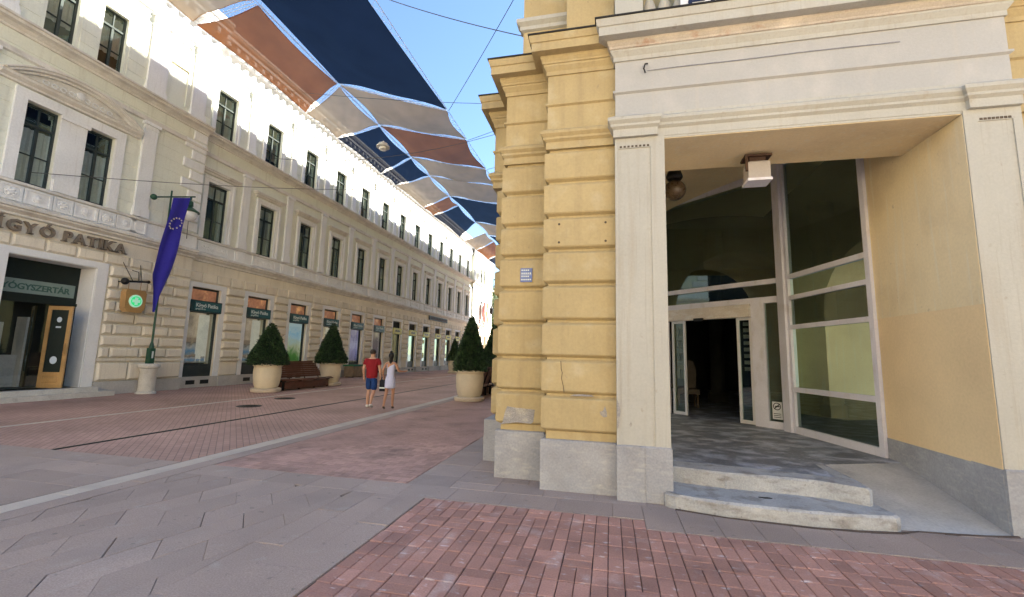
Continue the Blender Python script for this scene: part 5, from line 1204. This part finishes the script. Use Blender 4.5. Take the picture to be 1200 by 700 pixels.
left = [(5.2, 5.0, 11.75, 11.35, 'sail_beige', 'beige mesh sail along the left eaves, nearest the camera'), (12.1, 11.75, 18.0, 16.2, 'sail_brown', 'large terracotta mesh sail along the left eaves'), (18.3, 16.6, 20.65, 19.85, 'sail_beige', 'beige mesh sail beyond the large terracotta one, along the left eaves'),
        (20.95, 20.2, 25.6, 23.75, 'sail_navy', 'navy mesh sail along the left eaves behind the hanging street light'), (25.95, 24.1, 27.7, 26.6, 'sail_navy', 'narrow navy mesh sail along the left eaves'), (28.0, 26.95, 32.6, 30.5, 'sail_beige', 'far beige mesh sail along the left eaves beyond the narrow navy one'),
        (32.95, 30.85, 34.7, 32.6, 'sail_brown', 'small terracotta mesh sail far along the left eaves'), (35.0, 32.95, 41.8, 37.4, 'sail_navy', 'farthest navy mesh sail against the left eaves'),
        (43.6, 41.0, 47.5, 44.0, 'sail_beige', 'distant beige mesh sail past the gap near the street end'), (47.9, 44.4, 52.6, 48.6, 'sail_brown', 'distant brown mesh sail near the street end'), (53.0, 49.0, 57.5, 53.2, 'sail_navy', 'most distant navy mesh sail at the street end')]
for y0, s0, y1, s1, mt, lb in left: sail([(XLf, y0, ZL), (XSm - .075, s0, ZS), (XSm - .075, s1, ZS), (XLf, y1, ZL)], mt, lb, sag=.18)
right = [(4.5, 4.2, 16.15, 16.75, 'sail_navy', 'very large navy mesh sail hanging over the middle of the street'), (16.5, 17.1, 19.75, 19.4, 'sail_beige', 'beige mesh sail just beyond the very large navy sail'), (20.1, 19.75, 23.6, 22.95, 'sail_brown', 'brown mesh sail over the street between two beige ones'),
         (23.95, 23.3, 26.5, 25.5, 'sail_beige', 'beige mesh sail over the street just beyond the brown one'), (26.85, 25.85, 30.4, 29.2, 'sail_beige', 'second of two neighbouring beige sails, before the smaller navy one'), (30.75, 29.55, 37.0, 35.4, 'sail_navy', 'smaller navy mesh sail beside the edge of the yellow building'), (37.35, 35.75, 41.5, 40.0, 'sail_beige', 'beige mesh sail beyond the smaller navy one at the yellow corner'), (42, 40.5, 46, 44.5, 'sail_navy', 'far navy mesh sail low beside the yellow corner')]
for y0, r0, y1, r1, mt, lb in right: sail([(XSm + .075, y0, ZS), (XRt, r0, ZR), (XRt, r1, ZR), (XSm + .075, y1, ZS)], mt, lb, sag=.42)
def cable(pts, label, group=None, r=.012):
    tag(part('cable', MB().tube(pts, r, 5), M['wire']), label, 'cable', 'thin cables strung across the street')
def hang(p, q, sag, n=12): 
    p, q = Vector(p), Vector(q); return [tuple(p.lerp(q, i / n) - Vector((0, 0, 4 * sag * (i / n) * (1 - i / n)))) for i in range(n + 1)]
cable(hang((-16.4, 16.4, 14.2), (-1.5, 17.2, 12.2), .25), 'cable along the far edge of the very large navy sail to the yellow building', r=.011)
cable(hang((-6.9, 16.9, 12.3), (-1.5, 10.0, 12.6), .1), 'cable from the navy sail corner rising to the yellow building')
cable(hang((-6.9, 10.6, 12.36), (-1.6, 9.6, 9.3), .1), 'cable crossing the open blue sky towards the yellow cornice')
cable(hang((-6.9, 19.6, 12.3), (-1.5, 21.0, 15.0), .1), 'cable from the first beige sail corner to the yellow building')
cable(hang((-6.9, 23.1, 12.3), (-1.5, 23.6, 14.0), .1), 'cable from the brown sail corner to the yellow building')
cable(hang((-16.9, 9.0, 6.75), (-12.0, 22, 11.0), .2) , 'long thin cable rising past the first floor windows and the flag')
cable(hang((-17.1, 18.4, 11.6), (-1.5, 19.0, 13.2), 1.0), 'cable carrying the hanging street light')
hl = empty('hanging_light', (-11.0, 18.64, 11.55), 'round white street light hanging on a cable below the navy sail', 'street light')
part('shade', MB().lathe([(.03, 12.15), (.07, 12.05), (.22, 12.0), (.32, 11.85), (.33, 11.8), (.28, 11.79)], (-11.0, 18.64, 0), 20), M['lampglass'], hl, True); part('bulb', MB().lathe([(.2, 11.8), (.17, 11.68), (.02, 11.62)], (-11.0, 18.64, 0), 16), M['lampglass'], hl, True)

# ------------------------------------------------------------------ trees at the end of the street
def tree(x, y, h, rad, seed, label):
    rnd = random.Random(seed); r = empty('tree', (x, y, 0), label, 'tree', 'green trees at the end of the street')
    m = MB(); m.tube([(x, y, 0), (x + .1, y, h * .3), (x - .1, y + .1, h * .55)], [.3, .22, .14], 10)
    cl = []
    for k in range(9):
        a = rnd.uniform(0, 6.28); q = (x + math.cos(a) * rad * .6, y + math.sin(a) * rad * .6, h * rnd.uniform(.5, .9)); m.tube([(x, y, h * rnd.uniform(.3, .5)), q], [.1, .03], 6); cl.append(q)
    part('trunk', m, M['bark'], r)
    cl += [(x + rnd.uniform(-.6, .6) * rad, y + rnd.uniform(-.6, .6) * rad, h * rnd.uniform(.45, .95)) for _ in range(16)]
    f = MB()
    for c in cl:
        cr = rad * rnd.uniform(.3, .5)
        for _ in range(420):
            d = Vector((rnd.gauss(0, 1), rnd.gauss(0, 1), rnd.gauss(0, .8))).normalized() * cr * rnd.random() ** .4; p = Vector(c) + d; L = rnd.uniform(.12, .25)
            a = Vector((rnd.uniform(-1, 1), rnd.uniform(-1, 1), rnd.uniform(-1, 1))).normalized(); b = a.orthogonal().normalized() * L * .5; a = a * L
            f.quad(tuple(p - a), tuple(p + b), tuple(p + a), tuple(p - b))
    part('crown', f, M['tree'], r)
tree(-20, 80, 15, 5, 1, 'tall green tree filling the street end beside the distant pavilion'); tree(-13.5, 86, 13, 4.5, 2, 'green tree behind the others, nearest the yellow corner'); tree(-27, 92, 16, 5.5, 3, 'green tree farthest left at the street end'); tree(-8, 90, 14, 5, 4, 'green tree farthest right at the street end')

# ------------------------------------------------------------------ people
def skinned(name, joints, bones, root, mat, parent, sub=2, place_=None):
    names = list(joints); me = bpy.data.meshes.new(name)
    me.from_pydata([place_(joints[n][0]) for n in names], [(names.index(a), names.index(b)) for a, b in bones], [])
    o = bpy.data.objects.new(name, me); COL.objects.link(o)
    o.modifiers.new('skin', 'SKIN'); 
    if sub: s = o.modifiers.new('sub', 'SUBSURF'); s.levels = s.render_levels = sub
    for i, n in enumerate(names):
        sv = me.skin_vertices[0].data[i]; r_ = joints[n][1]; sv.radius = r_ if isinstance(r_, tuple) else (r_, r_); sv.use_root = (n == root)
    bpy.context.view_layer.update()
    ev = bpy.data.meshes.new_from_object(o.evaluated_get(bpy.context.evaluated_depsgraph_get()))
    bpy.data.objects.remove(o); bpy.data.meshes.remove(me)
    mb = MB(); mb.add([tuple(v.co) for v in ev.vertices], [tuple(p.vertices) for p in ev.polygons]); bpy.data.meshes.remove(ev)
    return part(name, mb, mat, parent, True)
def fingers(J, B, hand, side, down):
    """five bent fingers off the palm; down: direction of the hand"""
    hx_, hy_, hz_ = J[hand][0]; dx, dy, dz = down
    for k, (off, ln) in enumerate(((-.028, .062), (-.010, .074), (.010, .072), (.026, .055))):
        pr = hand
        for q, (t, cur) in enumerate(((.35, .0), (.7, .012), (1.0, .03))):
            n = f'{hand}_f{k}{q}'; J[n] = ((hx_ + dx * (.03 + ln * t) - side * cur, hy_ + off + dy * (.03 + ln * t), hz_ + dz * (.03 + ln * t)), .0085 - .001 * q); B.append((pr, n)); pr = n
    J[hand + '_t1'] = ((hx_ + dx * .01 - side * .012, hy_ + .035, hz_ + dz * .012), .011); J[hand + '_t2'] = ((hx_ + dx * .04 - side * .02, hy_ + .052, hz_ + dz * .045), .009); B += [(hand, hand + '_t1'), (hand + '_t1', hand + '_t2')]
def person(loc, heading, H, label, J, B, skin, clothes, hair, shoes, face_y=.098):
    r = empty('person', loc, label, 'person', None)
    ch, sh = math.cos(heading), math.sin(heading); k = H / 1.75
    P = lambda p: (loc[0] + k * (p[0] * ch - p[1] * sh), loc[1] + k * (p[0] * sh + p[1] * ch), loc[2] + k * p[2])
    J2 = {n: (p, tuple(q * k for q in rr) if isinstance(rr, tuple) else rr * k) for n, (p, rr) in J.items()}
    skinned('body', J2, B, 'pelvis', skin, r, 2, P)
    for nm, joints, bones, mt in clothes: skinned(nm, {n: (p, tuple(q * k for q in rr) if isinstance(rr, tuple) else rr * k) for n, (p, rr) in joints.items()}, bones, list(joints)[0], mt, r, 2, P)
    m = MB(lambda a, b, c: P((a, b, c)))
    for e in (-1, 1): m.ball((e * .032, face_y - .004, 1.655), .012, 8)
    part('eyes', m, M['eye'], r, True)
    m = MB(lambda a, b, c: P((a, b, c))); hair[1](m); part('hair', m, hair[0], r, True)
    for nm, pts, rad, mt in shoes: skinned(nm, {f'j{i}': (p, q * k) for i, (p, q) in enumerate(zip(pts, rad))}, [(f'j{i}', f'j{i+1}') for i in range(len(pts) - 1)], 'j0', mt, r, 2, P)
    return r, P
# man in a red t-shirt, walking away (y forward, x right)
J = {'pelvis': ((0, 0, .95), (.15, .11)), 'waist': ((0, .0, 1.10), (.150, .105)), 'chest': ((0, .0, 1.30), (.165, .115)), 'upper': ((0, -.01, 1.42), (.13, .09)), 'neck': ((0, -.005, 1.51), .058), 'jaw': ((0, .025, 1.585), (.062, .07)), 'head': ((0, .01, 1.66), (.074, .088)), 'crown': ((0, .0, 1.725), (.06, .068)), 'nose': ((0, .105, 1.635), .012), 'earl': ((-.082, .0, 1.645), .014), 'earr': ((.082, .0, 1.645), .014),
     'shl': ((-.185, -.01, 1.42), .068), 'ell': ((-.25, -.07, 1.16), .046), 'wrl': ((-.255, .03, .93), .031), 'hal': ((-.255, .045, .865), (.036, .022)),
     'shr': ((.185, -.01, 1.42), .068), 'elr': ((.255, -.02, 1.15), .046), 'wrr': ((.27, .02, .90), .031), 'har': ((.27, .04, .835), (.036, .022)),
     'hil': ((-.09, .0, .90), .095), 'knl': ((-.10, .10, .52), .058), 'cal': ((-.10, .03, .34), .056), 'anl': ((-.10, .05, .09), .036), 'tol': ((-.10, .20, .04), .030),
     'hir': ((.09, .0, .90), .095), 'knr': ((.10, -.02, .50), .058), 'car': ((.10, -.16, .36), .056), 'anr': ((.10, -.24, .14), .036), 'tor': ((.10, -.12, .045), .030)}
B = [('pelvis', 'waist'), ('waist', 'chest'), ('chest', 'upper'), ('upper', 'neck'), ('neck', 'jaw'), ('jaw', 'head'), ('head', 'crown'), ('head', 'nose'), ('head', 'earl'), ('head', 'earr')] + [(a, b) for s in 'lr' for a, b in (('upper', 'sh' + s), ('sh' + s, 'el' + s), ('el' + s, 'wr' + s), ('wr' + s, 'ha' + s), ('pelvis', 'hi' + s), ('hi' + s, 'kn' + s), ('kn' + s, 'ca' + s), ('ca' + s, 'an' + s), ('an' + s, 'to' + s))]
fingers(J, B, 'hal', -1, (0, .15, -1)); fingers(J, B, 'har', 1, (0, .2, -1))
def gr(n, a): r_ = J[n][1]; return (J[n][0], tuple(x + a for x in r_) if isinstance(r_, tuple) else r_ + a)
mid = lambda a, b, t, r_: (tuple(J[a][0][i] + (J[b][0][i] - J[a][0][i]) * t for i in range(3)), r_)
shirt = {'chest': gr('chest', .034), 'waist': gr('waist', .042), 'hem': ((0, 0, .98), (.192, .15)), 'hem2': ((0, 0, .84), (.198, .155)), 'upper': gr('upper', .022), 'col': ((0, -.005, 1.475), .075), 'shl': gr('shl', .018), 'shr': gr('shr', .018), 'sll': mid('shl', 'ell', .62, .075), 'slr': mid('shr', 'elr', .62, .075)}
sb_ = [('chest', 'waist'), ('waist', 'hem'), ('hem', 'hem2'), ('chest', 'upper'), ('upper', 'col'), ('upper', 'shl'), ('upper', 'shr'), ('shl', 'sll'), ('shr', 'slr')]
shorts = {'pelvis': gr('pelvis', .022), 'top': ((0, 0, 1.06), (.165, .125)), 'hil': gr('hil', .022), 'hir': gr('hir', .022), 'll': mid('hil', 'knl', 1.02, .094), 'lr': mid('hir', 'knr', 1.02, .094)}
hb_ = [('pelvis', 'top'), ('pelvis', 'hil'), ('pelvis', 'hir'), ('hil', 'll'), ('hir', 'lr')]
def short_hair(m): m.lathe([(.072, 1.615), (.088, 1.66), (.084, 1.71), (.06, 1.75), (.02, 1.765)], (0, -.016, 0), 18)
person((-7.07, 12.2, 0), R(9), 1.74, 'man in a crimson t-shirt and blue denim shorts walking away down the street', J, B, M['skin'], [('t_shirt', shirt, sb_, M['shirt']), ('shorts', shorts, hb_, M['denim'])], (M['hair'], short_hair),
       [('shoe', [(-.10, .0, .05), (-.10, .10, .045), (-.10, .21, .035)], [.048, .05, .04], M['shoe']), ('shoe', [(.10, -.27, .13), (.10, -.18, .075), (.10, -.09, .04)], [.048, .05, .04], M['shoe'])])
# woman in a pale dress
J = {'pelvis': ((0, 0, .96), (.15, .115)), 'waist': ((0, .01, 1.13), (.112, .085)), 'chest': ((0, .01, 1.30), (.132, .10)), 'upper': ((0, -.005, 1.42), (.105, .075)), 'neck': ((0, -.005, 1.51), .046), 'jaw': ((0, .025, 1.585), (.055, .062)), 'head': ((0, .01, 1.66), (.070, .082)), 'crown': ((0, .0, 1.725), (.058, .064)), 'nose': ((0, .098, 1.635), .011), 'earl': ((-.077, .0, 1.645), .012), 'earr': ((.077, .0, 1.645), .012),
     'shl': ((-.155, -.01, 1.42), .05), 'ell': ((-.235, -.07, 1.19), .037), 'wrl': ((-.24, .05, 1.02), .026), 'hal': ((-.235, .09, .965), (.030, .019)),
     'shr': ((.155, -.01, 1.42), .05), 'elr': ((.25, .0, 1.19), .037), 'wrr': ((.40, .12, 1.17), .026), 'har': ((.45, .16, 1.185), (.030, .019)),
     'hil': ((-.085, .0, .90), .092), 'knl': ((-.09, -.03, .52), .052), 'cal': ((-.10, -.14, .36), .050), 'anl': ((-.11, -.20, .10), .031), 'tol': ((-.11, -.09, .035), .026),
     'hir': ((.085, .0, .90), .092), 'knr': ((.09, .09, .52), .052), 'car': ((.09, .05, .34), .050), 'anr': ((.09, .08, .09), .031), 'tor': ((.09, .20, .035), .026)}
B = [('pelvis', 'waist'), ('waist', 'chest'), ('chest', 'upper'), ('upper', 'neck'), ('neck', 'jaw'), ('jaw', 'head'), ('head', 'crown'), ('head', 'nose'), ('head', 'earl'), ('head', 'earr')] + [(a, b) for s in 'lr' for a, b in (('upper', 'sh' + s), ('sh' + s, 'el' + s), ('el' + s, 'wr' + s), ('wr' + s, 'ha' + s), ('pelvis', 'hi' + s), ('hi' + s, 'kn' + s), ('kn' + s, 'ca' + s), ('ca' + s, 'an' + s), ('an' + s, 'to' + s))]
fingers(J, B, 'hal', -1, (0, .4, -.9)); fingers(J, B, 'har', 1, (.75, .5, .1))
dress = {'waist': gr('waist', .016), 'chest': gr('chest', .014), 'upper': ((0, -.005, 1.41), (.118, .088)), 'strl': ((-.115, -.01, 1.475), .036), 'strr': ((.115, -.01, 1.475), .036), 'pel': ((0, -.01, .95), (.175, .145)), 'hem': ((0, .0, .70), (.185, .15)), 'hem2': ((0, .0, .62), (.185, .15))}
db_ = [('waist', 'chest'), ('chest', 'upper'), ('upper', 'strl'), ('upper', 'strr'), ('waist', 'pel'), ('pel', 'hem'), ('hem', 'hem2')]
def bun(m):
    m.lathe([(.066, 1.58), (.084, 1.63), (.088, 1.68), (.080, 1.72), (.055, 1.755), (.02, 1.77)], (0, -.018, 0), 18); m.ball((0, -.03, 1.79), .05, 12); m.lathe([(.03, 1.42), (.06, 1.5), (.062, 1.6)], (0, -.055, 0), 12)
pw, P = person((-6.45, 12.2, 0), R(12), 1.64, 'woman in a pale blue sleeveless dress with dark hair walking beside the man', J, B, M['skin_t'], [('dress', dress, db_, M['dress'])], (M['hair_b'], bun),
       [('sandal', [(-.11, -.235, .075), (-.11, -.16, .05), (-.11, -.07, .022)], [.034, .035, .03], M['sole']), ('sandal', [(.09, .04, .045), (.09, .13, .028), (.09, .22, .022)], [.034, .035, .03], M['sole'])])
bx_ = P((-.25, .10, .0))
hb = empty('handbag', (bx_[0], bx_[1], .48), 'black shoulder bag hanging from the left hand of the woman in the pale dress', 'bag')
m = MB(); m.f = lambda a, b, c: (bx_[0] + a, bx_[1] + b, c); m.prism([(-.09, -.06), (.09, -.06), (.09, .06), (-.09, .06)], .50, .84, bev=.02); part('pouch', m, M['bag'], hb)
part('pale_band', MB(lambda a, b, c: (bx_[0] + a, bx_[1] + b, c)).box(-.092, .092, -.062, .062, .58, .62), M['letter_w'], hb)
part('strap', MB(lambda a, b, c: (bx_[0] + a, bx_[1] + b, c)).tube([(-.08, 0, .83), (-.05, 0, .91), (.01, 0, .935), (.05, 0, .90), (.08, 0, .83)], .010, 6), M['bag'], hb)

# ------------------------------------------------------------------ the side of the square behind the camera, which the lobby glass mirrors
ob = empty('opposite_building', (-8, -22, 0), 'pale yellow building across the square that only shows as a reflection', 'building')
FB = lambda s, d, z: (s, -20 + d, z)
ops = [(-34 + q * 3.2, -32.6 + q * 3.2, 1.0 + l * 4.6, 3.6 + l * 4.6) for q in range(18) for l in range(3)]
part('wall', MB(FB).wall(-36, 26, 0, 15, ops, 0, .3), M['yellow_pale'], ob)
part('room_shell', MB(FB).quad((-36, -.6, 0), (26, -.6, 0), (26, -.6, 15), (-36, -.6, 15)), M['dark_in'], ob)
part('cornice', MB(FB).box(-36.2, 26.2, 0, .6, 14.4, 15), M['cream'], ob); part('cornice', MB(FB).box(-36.1, 26.1, 0, .25, 4.9, 5.2), M['cream'], ob)
part('roof', MB(FB).add([(-36.4, .7, 15.01), (26.4, .7, 15.01), (26.4, -9, 19), (-36.4, -9, 19)], [(0, 1, 2, 3)]), M['roof'], ob)
for o_ in ops[:0]: pass
leafb = MB(); leafb.prism([(1.60, 5.58), (1.66, 5.55), (1.74, 5.57), (1.70, 5.60)], .156, .163); tag(part('dead_leaf', leafb, M['iron']), 'small dark dead leaf lying on the lower entrance step', 'leaf')
